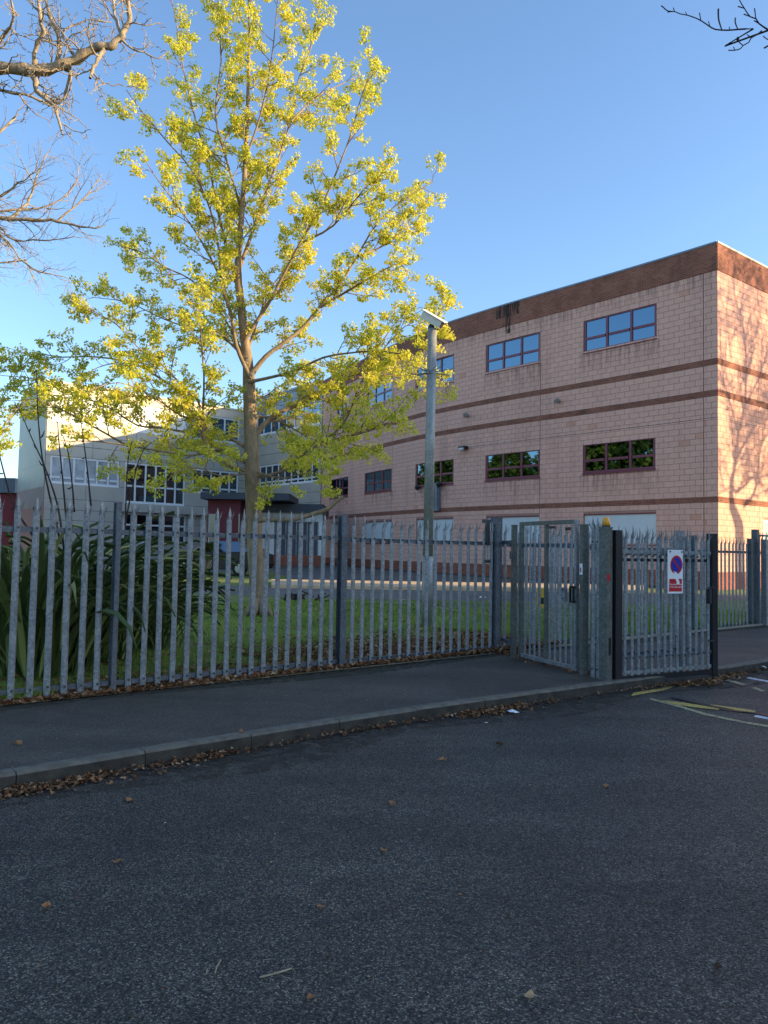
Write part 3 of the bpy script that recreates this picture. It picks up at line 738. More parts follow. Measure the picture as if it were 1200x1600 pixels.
for x0, x1 in ((405, 429), (497, 504)):
    mb = MB(); slabY(mb, x0, x1, 814.2, 868, Yg + .02, .4); mb.build('column', M['white'], gar)
for k in range(4):
    x0 = 430 + k * 16.7; mb = MB(); slabY(mb, x0, x0 + 16, 814.5, 868, Yg + .1, .08); mb.build('door_leaf', M['navy'], gar)
mb = MB(); a = aty(404, 885, Yg); b = aty(505, 868.5, Yg); mb.box(a.x, b.x, Yg - .04, Yg + .4, gz(0, Yg) - .1, b.z); o = mb.build('brick_base', M['plinth'], gar); metres(o, lambda c: (c.x, c.z))
lowr = thing('red_annexe', 'low dark red building with grey roof at the far left edge', 'building')
mb = MB(); a = aty(-90, 900, 62); b = aty(26, 768, 62); mb.box(a.x, b.x, 62, 70, gz(0, 62) - .1, b.z); mb.build('wall', M['red'], lowr)
mb = MB(); a = aty(-90, 768, 61.6); b = aty(24, 747, 61.6); mb.box(a.x, b.x, 61.6, 70.5, a.z, b.z); mb.build('roof', M['coping'], lowr)
# ================================================================ TREES
rt = random.Random(21)
def rvec(r=rt):
    while True:
        v = Vector((r.uniform(-1, 1), r.uniform(-1, 1), r.uniform(-1, 1)))
        if .05 < v.length < 1: return v.normalized()
def smooth_path(P, n=5): return catmull(P, n)
def wander(start, d, L, segs, gnarl, up, r=rt):
    pts = [start.copy()]; d = d.normalized()
    for k in range(segs):
        d = (d + rvec(r) * gnarl + Vector((0, 0, up))).normalized(); pts.append(pts[-1] + d * (L / segs))
    return pts
def side_dir(t, ang, r=rt):
    e = rvec(r); e = (e - t * e.dot(t)).normalized(); return (t * math.cos(ang) + e * math.sin(ang)).normalized()
def leaf_bunch(mb, c, R, n, size, r=rt, tone=.5, droop=.6):
    for _ in range(n):
        o = rvec(r) * R * r.uniform(.35, 1.0); o.z *= .75
        p = c + o; d = (o.normalized() + Vector((0, 0, -droop)) + rvec(r) * .4).normalized()
        w = d.cross(rvec(r)).normalized(); s = size * r.uniform(.7, 1.3); n_ = d.cross(w)
        mb.tone = min(1, max(0, tone + r.uniform(-.28, .28)))
        a = mb.vert(p); b = mb.vert(p + d * s * .5 + w * s * .42 + n_ * s * .1); e = mb.vert(p + d * s); f = mb.vert(p + d * s * .5 - w * s * .42 + n_ * s * .1)
        mb.face((a, b, e)); mb.face((a, e, f))
def grow(wood, tips, path, r0, r1, spec, lvl=0, r=rt, th=1.0):
    """side shoots along path; spec[lvl] = (spacing, Lmin, Lmax, angle, gnarl, up, segs, sides, start)"""
    if lvl >= len(spec): return
    sp, la, lb, ang, gn, up, sg, sd_, st = spec[lvl]
    tot = sum((b - a).length for a, b in zip(path, path[1:])); s = tot * st + r.uniform(0, sp)
    while s < tot:
        q, d = along(path, s); t = s / tot; rr = lerp(r0, r1, t)
        L = r.uniform(la, lb) * (1.15 - .55 * t); dd = side_dir(d, ang * r.uniform(.65, 1.25), r)
        pts = wander(q, dd, L, sg, gn, up, r); ra = min(rr * .75, .006 + L * .0095 * th); rb_ = .0035 * th
        wood.tube(pts, [lerp(ra, rb_, k / sg) for k in range(sg + 1)], sd_, cap=False)
        if lvl == len(spec) - 1: tips.append((pts[-1], 1)); tips.append((pts[len(pts) // 2], 0))
        else:
            grow(wood, tips, pts, ra, rb_, spec, lvl + 1, r, th); tips.append((pts[-1], 1))
        s += sp * r.uniform(.55, 1.5)
# ---- the maple
TY = 17.5
tree = thing('maple_tree', 'young maple with fresh yellow-green leaves on the lawn behind the palisade fence', 'tree', ong(403, 962))
TO = Vector(tree.location)
def tp(x, y, dy=0.0): return aty(x, y, TY + dy) - TO
tr = MB()
trunk_px = [(404, 972, .235), (404, 955, .20), (402, 900, .185), (398, 850, .18), (396, 790, .178), (394, 745, .175), (393, 700, .165), (391, 650, .15), (389, 600, .145), (387, 565, .12), (381, 520, .105), (376, 470, .095), (372, 430, .085), (374, 380, .072), (379, 320, .062), (383, 260, .054), (386, 200, .046), (388, 120, .036), (390, 50, .028), (388, -30, .02), (391, -110, .01)]
tpts = smooth_path([tp(x, y, .12 * math.sin(y * .013)) for x, y, r in trunk_px], 3); trad = []
for i in range(len(tpts)):
    k = i / 3; a = int(min(k, len(trunk_px) - 2)); trad.append(lerp(trunk_px[a][2], trunk_px[a + 1][2], min(1, k - a)))
tr.tube(tpts, trad, 12)
for k in range(7):      # root flare
    a = k * .9; tr.tube([Vector((math.cos(a) * .1, math.sin(a) * .1, .35)), Vector((math.cos(a) * .2, math.sin(a) * .2, .1)), Vector((math.cos(a) * .36, math.sin(a) * .36, -.05))], [.09, .08, .05], 6)
tr.build('trunk', M['bark'], tree, smooth=True)
LIMBS = [  # (px path, end depth offset, r0)
 ([(396, 742), (375, 735), (352, 728), (332, 712), (319, 690), (316, 655), (305, 625), (285, 600), (255, 575), (215, 540), (180, 510), (140, 480)], -1.2, .06),
 ([(393, 725), (370, 712), (340, 704), (300, 712), (250, 708), (190, 697), (140, 692), (100, 690)], -1.8, .065),
 ([(393, 705), (365, 690), (340, 678), (300, 678), (255, 670), (215, 664), (170, 640), (120, 615), (60, 590), (0, 585)], 1.0, .055),
 ([(319, 690), (316, 640), (322, 590), (318, 540), (312, 490), (318, 450)], -1.8, .04),
 ([(300, 625), (260, 600), (210, 570), (150, 560), (100, 555), (50, 560), (5, 610)], 1.6, .045),
 ([(200, 697), (150, 670), (100, 640), (50, 625), (10, 660)], -2.2, .03),
 ([(395, 745), (420, 742), (445, 730), (475, 712), (505, 690), (530, 665), (548, 635), (565, 600), (590, 560), (625, 520), (645, 500)], -1.0, .055),
 ([(505, 690), (550, 680), (590, 665), (620, 640)], -1.6, .03),
 ([(394, 690), (412, 662), (440, 645), (475, 632), (505, 612), (535, 598), (560, 580), (590, 545), (625, 500), (660, 480)], 1.3, .085),
 ([(560, 590), (600, 590), (640, 585), (672, 590), (695, 592)], 1.5, .025),
 ([(391, 650), (425, 655), (460, 672), (500, 690), (560, 700)], 2.0, .035),
 ([(389, 590), (415, 560), (445, 535), (475, 510), (500, 480), (530, 440), (560, 400), (590, 350), (630, 310), (680, 282)], .8, .075),
 ([(500, 480), (545, 450), (590, 430), (625, 410), (640, 440)], -1.2, .04),
 ([(388, 597), (420, 588), (460, 578), (505, 562), (550, 548), (590, 545), (640, 548), (690, 480)], -1.3, .05),
 ([(388, 585), (372, 540), (360, 500), (348, 440), (342, 390), (330, 330), (300, 270), (260, 220), (225, 175), (200, 140)], -.9, .06),
 ([(386, 570), (366, 520), (340, 480), (300, 440), (260, 415), (225, 395), (195, 385)], 1.4, .045),
 ([(348, 440), (320, 380), (285, 330), (255, 290), (230, 250)], -1.6, .035),
 ([(378, 470), (355, 400), (340, 330), (325, 260), (305, 190), (285, 110), (275, 40), (268, -20)], 1.3, .05),
 ([(383, 530), (420, 470), (445, 430), (470, 380), (500, 330), (525, 270), (545, 210), (565, 150), (590, 95)], -1.1, .055),
 ([(374, 420), (400, 350), (420, 290), (440, 240), (455, 190), (470, 120), (490, 60), (505, -20)], 1.0, .05),
 ([(455, 190), (490, 150), (530, 130), (560, 120)], 1.6, .025),
 ([(378, 330), (355, 250), (340, 180), (345, 100), (340, 20), (335, -60)], -.9, .035),
 ([(383, 250), (405, 180), (420, 110), (430, 40), (440, -40)], -1.0, .03),
 ([(470, 380), (520, 350), (570, 300), (600, 270)], -2.0, .035),
 ([(560, 400), (600, 380), (640, 350), (655, 320)], 1.7, .03),
 ([(384, 560), (400, 500), (430, 440), (460, 400), (480, 340)], 2.0, .04),
 ([(384, 560), (350, 530), (310, 520), (260, 500), (200, 470), (140, 465)], 2.2, .04),
 ([(316, 655), (280, 650), (240, 620), (190, 600), (140, 610)], -2.4, .03),
 ([(394, 735), (440, 745), (480, 740), (520, 750)], -2.0, .03),
 ([(395, 738), (350, 745), (310, 730), (270, 735)], -2.2, .03),
 ([(387, 610), (410, 620), (440, 600), (470, 605)], 2.4, .03),
]
tips = []
SPEC = [(.21, .45, 1.2, .85, .22, .06, 5, 5, .10), (.135, .16, .45, .8, .25, .05, 3, 3, .10)]
for path, dy, r0 in LIMBS:
    n = len(path); P = [tp(x, y, dy * (k / (n - 1)) ** 1.1) + rvec() * (.0 if k == 0 else .05) for k, (x, y) in enumerate(path)]
    P = smooth_path(P, 3); mb = MB(); m = len(P)
    mb.tube(P, [lerp(r0, .008, (k / (m - 1)) ** .55) for k in range(m)], 7, cap=False)
    grow(mb, tips, P, r0 * .7, .008, SPEC); mb.build('branch', M['bark'], tree, smooth=True)
mb = MB(); grow(mb, tips, tpts[30:], .09, .01, SPEC); mb.build('branch', M['bark'], tree, smooth=True)
# the bare drooping limb low on the right
mb = MB(); lowp = smooth_path([tp(x, y, -1.2) for x, y in [(404, 812), (430, 812), (460, 811), (490, 803), (512, 795), (525, 784), (537, 776)]], 3)
lowp[0] = tp(398, 815, -.05)
mb.tube(lowp, [lerp(.055, .04, k / (len(lowp) - 1)) for k in range(len(lowp))], 8); mb.build('cut_limb', M['bark'], tree, smooth=True)
fo = MB(); fo2 = MB()
random.Random(3).shuffle(tips)
for i, (p, e) in enumerate(tips):
    if rt.random() < (.99 if e else .85):
        R = rt.uniform(.055, .12); leaf_bunch(fo, p + Vector((0, 0, -.02)), R, int(R * 240), .058, tone=rt.choice((rt.uniform(.1, .5), rt.uniform(.5, .95))))
print('maple bunches', len(tips), len(fo.f))
o = fo.build('foliage', M['leaf'], tree, tone=True); o['kind'] = 'stuff'

# ---- bare trees
def bare_tree(name, label, base, limbs, spec, mat, trunk, seed=5, group=None, th=1.35):
    r = random.Random(seed); t = thing(name, label, 'tree', base, group=group); O = Vector(base)
    mb = MB(); P = smooth_path([Vector(p[:3]) - O for p in trunk], 3); R = []
    for i in range(len(P)):
        k = i / 3; a = int(min(k, len(trunk) - 2)); R.append(lerp(trunk[a][3], trunk[a + 1][3], min(1, k - a)))
    mb.tube(P, R, 10); mb.build('trunk', mat, t, smooth=True); tips = []
    for pts, r0, r1 in limbs:
        P = smooth_path([Vector(p) - O for p in pts], 3); m = len(P); mb = MB()
        P = [P[0]] + [p + rvec(r) * .02 for p in P[1:]]
        mb.tube(P, [lerp(r0, r1, k / (m - 1)) * (1 + .18 * math.sin(k * 2.1)) for k in range(m)], 8, cap=False)
        grow(mb, tips, P, r0, r1, spec, 0, r, th); mb.build('branch', mat, t, smooth=True)
    return t, tips
Y1, Y2 = 12.0, 14.5
def a1(x, y, d=0): return aty(x, y, Y1 + d)
limbs = []
tb = Vector((-8.6, 12.4, .17))
for pts, d, r0, r1 in [
    ([(-330, 210), (-120, 140), (-30, 108), (30, 106), (60, 110), (95, 102), (120, 93), (150, 74), (170, 72), (188, 58), (195, 46), (203, 28), (200, 0), (196, -40), (205, -90)], 0, .12, .02),
    ([(190, 56), (185, 38), (178, 15), (172, -20), (160, -80)], .3, .03, .012),
    ([(40, 107), (55, 122), (56, 140), (70, 155), (85, 168), (93, 188), (98, 212)], -.3, .05, .015),
    ([(75, 108), (105, 108), (112, 118), (104, 140), (96, 155), (80, 166)], .2, .04, .015),
    ([(85, 105), (94, 80), (89, 52), (80, 30), (70, 0), (60, -50)], .4, .045, .02),
    ([(52, 107), (56, 75), (68, 52), (62, 25), (58, -10), (70, -60)], -.5, .04, .02),
    ([(120, 92), (100, 60), (110, 40), (150, 30), (175, 36)], .8, .02, .008),
    ([(162, 74), (155, 90), (146, 104), (142, 124)], -.2, .035, .022),
    ([(-120, 138), (0, 142), (50, 150), (75, 163), (100, 170)], .6, .03, .012),
    ([(140, 108), (155, 124), (175, 134), (190, 131)], .1, .015, .006),
    ([(188, 60), (205, 74), (225, 82), (246, 90), (262, 80)], .3, .02, .006),
    ([(-40, 112), (5, 60), (20, 30), (15, -20)], -.8, .035, .015)]:
    n = len(pts); limbs.append(([a1(x, y, d * k / (n - 1)) for k, (x, y) in enumerate(pts)], r0, r1))
limbs[0][0][0] = Vector((-8.4, 12.4, 6.6))
for i in (8,): limbs[i][0][0] = limbs[0][0][1]
tk = [(-8.7, 12.4, -.05, .42), (-8.6, 12.4, 2, .34), (-8.5, 12.4, 4.5, .3), (-8.4, 12.4, 6.6, .26), (-8.6, 12.7, 9, .2), (-8.3, 12.6, 12, .14), (-8.5, 12.4, 15, .05)]
GN = [(.16, .3, .95, 1.0, .5, .02, 6, 5, .12), (.12, .12, .42, 1.0, .55, .02, 4, 3, .15), (.10, .04, .13, 1.0, .5, .02, 2, 3, .2)]
bare1, tips1 = bare_tree('bare_tree', 'bare knobbly tree reaching in from the left, its thick sunlit limb highest', (-8.7, 12.4, .16), limbs, GN, M['bark2'], tk, seed=4)
limbs = []
def a2(x, y, d=0): return aty(x, y, Y2 + d)
for pts, d, r0, r1 in [
    ([(-250, 400), (-100, 345), (0, 341), (40, 343), (80, 344), (110, 351), (150, 356), (165, 350)], 0, .06, .008),
    ([(15, 342), (42, 318), (54, 290), (66, 255), (78, 235)], .3, .03, .006),
    ([(-100, 345), (0, 308), (22, 290), (42, 278), (62, 262)], -.4, .03, .006),
    ([(90, 345), (128, 312), (150, 285), (160, 270)], .5, .02, .005),
    ([(-100, 350), (0, 356), (12, 371), (52, 376), (105, 371), (125, 372)], .2, .025, .006),
    ([(-100, 350), (0, 368), (30, 402), (62, 426), (80, 418)], -.5, .025, .005),
    ([(-140, 300), (-10, 215), (22, 186), (30, 170)], -.2, .03, .006),
    ([(-150, 420), (0, 412), (50, 422), (100, 432), (112, 445)], .6, .02, .005),
    ([(-120, 340), (0, 330), (60, 325), (110, 300), (130, 240)], 1.0, .03, .005)]:
    n = len(pts); limbs.append(([a2(x, y, d * k / (n - 1)) for k, (x, y) in enumerate(pts)], r0, r1))
tk = [(-12.4, 15, -.05, .3), (-12.2, 14.9, 3, .24), (-12, 14.7, 6, .2), (-12, 14.6, 9, .13), (-11.9, 14.6, 12, .05)]
limbs[0][0][0] = Vector((-12.05, 14.7, 5.4)); 
for i in (6, 7): limbs[i][0][0] = Vector((-12.05, 14.7, 5.0 + i * .1))
GN2 = [(.15, .4, 1.1, .7, .28, .03, 5, 4, .15), (.12, .15, .5, .75, .35, .02, 3, 3, .15)]
bare2, tips2 = bare_tree('bare_tree', 'bare tree with fine drooping twigs reaching in from the left, below the thick limb', (-12.4, 15, .17), limbs, GN2, M['bark2'], tk, seed=9, th=.75)
# twig overhanging from the right
YR = 5.0
def a3(x, y, d=0): return aty(x, y, YR + d)
limbs = []
rt3 = [
 ([(1600, -60), (1300, 40), (1200, 47.5), (1177, 45), (1153, 46), (1138, 47.2), (1118, 46), (1107, 40), (1095, 32), (1084, 27), (1073, 23.5), (1062, 21.5), (1054, 18), (1043, 19)], .022, .0028),
 ([(1054, 18), (1043, 17), (1036, 11), (1033, 9)], .003, .004), ([(1054, 18), (1052, 12)], .003, .003), ([(1073, 23), (1071, 18)], .003, .002),
 ([(1095, 32), (1093, 20)], .003, .0035), ([(1109, 41), (1107, 33)], .003, .0025), ([(1128, 47), (1124, 35), (1122.5, 26), (1122.5, 14)], .0035, .006), ([(1140, 47), (1139.5, 42)], .003, .003),
 ([(1153, 46), (1149, 36), (1149, 28)], .003, .005), ([(1200, 46.5), (1186, 37), (1181, 29), (1172, 26), (1163, 13), (1155, -1), (1150, -20)], .006, .003),
 ([(1163, 13), (1153, 10)], .003, .004), ([(1172, 26), (1162, 22)], .003, .004), ([(1181, 29), (1179, 13)], .003, .004), ([(1186, 37), (1178, 32)], .003, .004),
 ([(1190, 48), (1183, 54), (1174, 59), (1170, 66), (1161, 71), (1157, 76), (1148, 78.5), (1138, 78.5)], .005, .0035), ([(1174, 59), (1167, 54)], .003, .003), ([(1148, 78), (1146, 73)], .003, .003),
 ([(1161, 71), (1155, 66), (1153, 61)], .003, .004), ([(1300, 90), (1215, 66), (1200, 62), (1192, 56)], .005, .003), ([(1215, 66), (1203, 70), (1194, 75)], .004, .006)]
O = Vector((9.4, -1.6, .12))
rt_ = thing('overhanging_tree', 'dark bare twigs of a roadside tree hanging in at the top right corner', 'tree', O)
mb = MB(); mb.tube([Vector((0, 0, -.05)), Vector((0, 0, 2)), Vector((-.2, .4, 4)), Vector((-.5, 1.2, 6)), Vector((-.6, 1.4, 9))], [.3, .24, .2, .15, .05], 10); mb.build('trunk', M['twigdark'], rt_, smooth=True)
mb = MB()
for k, (pts, r0, r1) in enumerate(rt3):
    P = [a3(x, y) - O for x, y in pts]
    if k == 0: P[0] = Vector((-.5, 1.2, 5.6)); P[1] = lerp(P[0], P[2], .55)
    P = smooth_path(P, 2); mb.tube(P, [lerp(r0, r1, (i / (len(P) - 1)) ** (.12 if k == 0 else .5)) for i in range(len(P))], 5)
mb.tube([a3(1153, 64) - O, a3(1152.5, 61) - O, a3(1152.5, 58) - O], [.004, .012, .005], 6)
mb.build('branch', M['twigdark'], rt_, smooth=True)
# tree that throws its shadow on the sunlit wall (stands right of the frame)
def shp(x, y, D=13.5, off=0):
    u, z = P2.hit(x, y); q, d, n = P2.at(u) if u >= 0 else (P2.p[0] + RD * u, RD, None)
    p = Vector((P2.p[0].x + RD.x * u, P2.p[0].y + RD.y * u, z)); return p + SDIR * (D + off)
sh = [([(1142, 790), (1142, 758), (1148, 723), (1153, 677), (1162, 640), (1165, 590), (1163, 527), (1155, 490), (1145, 450), (1148, 400)], .13, .02),
      ([(1142, 758), (1150, 768), (1162, 760), (1175, 745), (1190, 745), (1215, 735), (1240, 700)], .09, .02),
      ([(1162, 790), (1178, 770), (1182, 745), (1188, 700), (1196, 660), (1210, 600)], .1, .02),
      ([(1153, 677), (1140, 630), (1130, 590), (1125, 540), (1128, 480)], .05, .015),
      ([(1162, 640), (1180, 600), (1195, 560), (1205, 500), (1210, 440)], .06, .015),
      ([(1148, 723), (1165, 690), (1185, 655), (1205, 620), (1230, 560)], .05, .015),
      ([(1142, 758), (1132, 765), (1126, 740), (1124, 700)], .04, .012), ([(1165, 560), (1180, 520), (1190, 470), (1185, 420)], .04, .012),
      ([(1155, 490), (1170, 450), (1175, 410)], .03, .012), ([(1142, 560), (1135, 500), (1138, 440), (1130, 410)], .03, .012)]
rs = random.Random(2)
limbs = [([shp(x, y, off=rs.uniform(-1, 1) * (k / len(p))) for k, (x, y) in enumerate(p)], a, b) for p, a, b in sh]
f0 = shp(1152, 820); base = Vector((f0.x + .1, f0.y + .1, gz(f0.x, f0.y)))
tk = [(base.x, base.y, base.z - .1, .36), (base.x, base.y, 3, .3), (*shp(1155, 842), .26), (*shp(1152, 815), .24), (*shp(1142, 789), .17)]
SH = [(.20, .8, 2.2, .7, .25, .05, 5, 4, .08), (.2, .4, 1.1, .7, .3, .05, 3, 3, .1), (.16, .2, .5, .8, .3, .0, 2, 3, .2)]
sht, shtips = bare_tree('bare_tree', 'tall bare tree right of the frame casting its shadow on the sunlit wall', base, limbs, SH, M['bark2'], tk, seed=12, th=1.9)
mb = MB(); rq = random.Random(44)
for p_, e_ in shtips:
    if rq.random() < .06: leaf_bunch(mb, p_, .12, 6, .09, rq)
o = mb.build('buds', M['leaf'], sht, tone=True); o['kind'] = 'stuff'

# ---- leafy trees out of frame on the left, seen in the window glass
def evergreen(label, loc, seed, sc=1.0):
    r = random.Random(seed); t = thing('leafy_tree', label, 'tree', loc, group='leafy trees left of the frame')
    mb = MB(); mb.tube([Vector((0, 0, -.1)), Vector((0, 0, 5)), Vector((.2, 0, 12))], [.35, .28, .08], 8); mb.build('trunk', M['bark'], t)
    mb = MB()
    for k in range(520):
        a = r.uniform(0, 6.28); h = r.uniform(0, 1); R = 4.2 * math.sin(math.pi * (h * .85 + .12)) ** .7 * r.uniform(.55, 1.08)
        leaf_bunch(mb, Vector((math.cos(a) * R, math.sin(a) * R, 3 + h * 12)), .8, 16, .55, r, r.uniform(.1, .9))
    o = mb.build('foliage', M['evergreen'], t, tone=True); o['kind'] = 'stuff'; return t
ev = evergreen('broad leafy tree left of the frame, nearest in the row', (-23.5, 27.0, .2), 1, )
evl = ['bushy leafy tree left of the frame, second in the row', 'bushy leafy tree left of the frame, third in the row', 'yellow leafed tree left of the frame, farthest in the row']
for i, (x, y, rz, s) in enumerate([(-28.5, 32.0, 1, .78), (-29, 37, 3, .74), (-31, 50.5, 4.2, .86)]):
    e_ = dup(ev, (x, y, .15), rz, label=evl[i], scale=s)

# ================================================================ ACROSS THE ROAD (behind the camera): unseen block added and sized to shade the street
hs = thing('shading_flats', 'unseen three storey brick block added across the road behind the camera to shade the street', 'building', (30, 0, .1))
mb = MB(); mb.box(0, 9, -7, 22.8, -.2, 11.8); o = mb.build('wall', M['redbrick'], hs); metres(o, lambda c: (c.y + c.x, c.z))
mb = MB(); A_ = [(-.4, -7.4, 11.8), (9.4, -7.4, 11.8), (9.4, 23.2, 11.8), (-.4, 23.2, 11.8)]
ids = [mb.vert(p) for p in A_]; r1, r2 = mb.vert((3.5, -5.5, 14.3)), mb.vert((3.5, 22.0, 14.3))
mb.face((ids[0], ids[1], r1)); mb.face((ids[1], ids[2], r2, r1)); mb.face((ids[2], ids[3], r2)); mb.face((ids[3], ids[0], r1, r2)); mb.face(ids[::-1]); mb.build('roof', M['slate'], hs)
wm = MB(); wm.box(-.06, .04, -.7, .7, 0, 1.5); wme = wm.mesh('window', [M['glassdark']])
for k in range(8):
    for f in range(3): link('window', wme, hs, (0, -5 + k * 3.6, 1.6 + f * 3.6))

# ================================================================ FENCES
RZ = math.atan2(FD.y, FD.x)
def pale_mesh(name, H=2.02, w=.065, mats=('galv', 'bolt'), bolts=(.11, 1.70), bend=.045, seed=0):
    r = random.Random(seed); mb = MB(); xs = [-w / 2, -w * .3, 0, w * .3, w / 2]; ys = [0, -.012, -.022, -.012, 0]; th = .004
    zt = H - .16
    rows = []
    for z in (0, zt):
        rows.append(([mb.vert((x, y, z)) for x, y in zip(xs, ys)], [mb.vert((x, y + th, z)) for x, y in zip(xs, ys)]))
    (a, a2), (b, b2) = rows
    for k in range(4):
        mb.face((a[k], a[k + 1], b[k + 1], b[k])); mb.face((a2[k + 1], a2[k], b2[k], b2[k + 1]))
    mb.face((a[0], b[0], b2[0], a2[0])); mb.face((a[4], a2[4], b2[4], b[4]))
    # centre point and two splayed points
    def spike(i0, i1, pts):
        f = [b[i] for i in range(i0, i1 + 1)]; k = [b2[i] for i in range(i0, i1 + 1)]
        prev_f, prev_k = f, k
        for (x, y, z, hw) in pts:
            nf = [mb.vert((x - hw, y, z)), mb.vert((x + hw, y, z))] if hw else [mb.vert((x, y, z))]
            nk = [mb.vert((x - hw, y + th, z)), mb.vert((x + hw, y + th, z))] if hw else nf
            pf = [prev_f[0], prev_f[-1]]; pk = [prev_k[0], prev_k[-1]]
            if hw:
                if len(prev_f) == 3: mb.face((prev_f[0], prev_f[1], prev_f[2], nf[1], nf[0]))
                else: mb.face((pf[0], pf[1], nf[1], nf[0]))
                mb.face((pk[1], pk[0], nk[0], nk[1])); mb.face((pf[0], nf[0], nk[0], pk[0])); mb.face((pf[1], pk[1], nk[1], nf[1]))
            else:
                mb.face((pf[0], pf[1], nf[0])); mb.face((pk[1], pk[0], nf[0])); mb.face((pf[0], nf[0], pk[0])); mb.face((pf[1], pk[1], nf[0]))
            prev_f, prev_k = nf, nk
    spike(1, 3, [(0, -.020, H - .09, w * .24), (r.uniform(-.003, .003), -.012, H, 0)])
    for s, i0, i1 in ((-1, 0, 1), (1, 3, 4)):
        spike(i0, i1, [(s * w * .42, -.016 - bend * .45, H - .11, w * .1), (s * w * (.5 + r.uniform(.05, .3)), -.012 - bend * r.uniform(.9, 1.3), H - .045, 0)])
    for z in bolts: mb.box(-.011, .011, -.032, -.02, z - .011, z + .011, 1)
    return mb.mesh(name, [M[m] for m in mats])
PALES = [pale_mesh('pale', seed=k) for k in range(5)]
rf = random.Random(8)
def put_pales(par, us, off, z0f, meshes=PALES, name='pale', tilt=.006):
    for u in us:
        o = link(name, rf.choice(meshes), par, (u + rf.uniform(-.004, .004), off, z0f(u) + rf.uniform(-.008, .008)))
        o.rotation_euler = (rf.uniform(-tilt, tilt), rf.uniform(-tilt, tilt), rf.uniform(-.05, .05))
def rail(par, u0, u1, off, z0, z1, h=.05, t=.04, mat='galvdark'):
    mb = MB(); mb.box(u0, u1, off, off + .006, z0 - h / 2, z1 + h / 2)
    mb.box(u0, u1, off + .0062, off + t, z0 + h / 2 - .006, z1 + h / 2)
    mb.build('rail', M[mat], par)
fz = lambda u: .135 - .005 * max(0, u)
fence = thing('palisade_fence', 'long galvanised palisade fence with splayed points along the back of the pavement', 'fence', fpt(0), RZ)
posts = [-1.98, .99, 3.96, 6.90, 9.84, 12.75, 15.2]
pu = [u * .165 for u in range(-13, 92) if all(abs(u * .165 - p) > .085 for p in posts)]
put_pales(fence, pu, -.012, fz)
for a, b in zip(posts, posts[1:]):
    za, zb_ = fz((a + b) / 2), 0
    rail(fence, a + .03, b - .03, .012, .09 + fz(a), .09 + fz(a), .05); rail(fence, a + .03, b - .03, .012, 1.68 + fz(a), 1.68 + fz(a), .055)
for k, p in enumerate(posts):
    mb = MB(); w = .05 if k < 2 else .09
    mb.box(p - w / 2, p + w / 2, -.045, -.037, -.2, 2.0 + fz(p)); mb.box(p - .008, p + .008, -.0368, .052, -.2, 1.998 + fz(p)); mb.box(p - w / 2, p + w / 2, .0522, .06, -.2, 2.0 + fz(p))
    o = mb.build('post', M['galvdark'], fence)
fence2 = thing('palisade_fence', 'far stretch of palisade fence with a top rail at the right edge of the picture', 'fence', fpt(15.45), RZ)
P235 = [pale_mesh('pale', 2.2, seed=9 + k) for k in range(2)]
put_pales(fence2, [.16 + k * .165 for k in range(28)], -.012, lambda u: .04, P235)
rail(fence2, 0, 4.8, .012, .16, .16); rail(fence2, 0, 4.8, .012, 1.75, 1.75, .055); rail(fence2, 0, 4.8, .012, 2.14, 2.14, .04)
for p in (0, .0 + 2.4, 4.8):
    mb = MB(); mb.box(p - .06, p + .06, -.05, .07, -.2, 2.27); mb.build('post', M['galvdark'], fence2)
mb = MB(); mb.box(.16, .30, -.16, -.04, 0, 2.05); mb.build('post', M['galv'], fence2)
mb = MB(); mb.box(.62, 1.35, -.06, -.03, 1.35, 1.72); mb.box(.7, .78, -.07, -.061, 1.38, 1.68); mb.box(1.0, 1.08, -.07, -.061, 1.38, 1.68); mb.build('lock_box', M['galvdark'], fence2)
# edging strip along the back of the pavement
mb = MB()
for k in range(34):
    u = -4 + k * .915; a, b = fpt(u, .02), fpt(u + .905, .02)
    mb = MB(); q = [fpt(u, .07), fpt(u + .905, .07), fpt(u + .905, .02), fpt(u, .02)]
    mb.hexa([Vector((*p.xy, -.05)) for p in q] + [Vector((*p.xy, .135 + (.0 if u < 9 else .03))) for p in q]); 
    if k == 0: eg = bpy.data.objects.new('edging', None); COL.objects.link(eg); tag(eg, kind='structure')
    mb.build('edging_stone', M['edging'], eg)

# ---- corner posts and pedestrian gate
def post(name, label, base, w, d, top, mat, rz=RZ, cat='post', hollow=None):
    t = thing(name, label, cat, base, rz); mb = MB(); mb.box(-w / 2, w / 2, -d / 2, d / 2, -.15, top - base.z); mb.build('post_body', M[mat], t)
    mb = MB(); mb.box(-w / 2 - .006, w / 2 + .006, -d / 2 - .006, d / 2 + .006, top - base.z + .001, top - base.z + .014); mb.build('cap', M[mat], t); return t
pA = onz(774, 1016, .12); p1 = post('gate_post', 'dark square post at the corner where the long fence meets the small gate', pA, .13, .13, CH + (860.7 - 812) / FPX * pA.y + .02, 'galvdark')
pB = onz(802, 1028, .12)
GA, GB = onz(812, 1030, .12), onz(912, 1056, .12)
GD = (GB - GA); GL = GD.length; GD.normalize(); GRZ = math.atan2(GD.y, GD.x)
p2 = post('gate_post', 'slim hinge post left of the small gate with torn bracket', pB, .06, .07, 2.06, 'galvgreen', GRZ)
mb = MB(); mb.box(-.02, .10, -.07, -.045, 1.45, 1.56); mb.box(-.02, .10, -.07, -.045, .18, .26); mb.build('hinge', M['galvdark'], p2)
conn = thing('fence_return', 'short pair of palisade pales between the corner post and the small gate', 'fence', pA, math.atan2(pB.y - pA.y, pB.x - pA.x))
put_pales(conn, [.17, .26], -.02, lambda u: .03)
rail(conn, .06, (pB - pA).length - .05, .01, .2, .2); rail(conn, .06, (pB - pA).length - .05, .01, 1.7, 1.7)
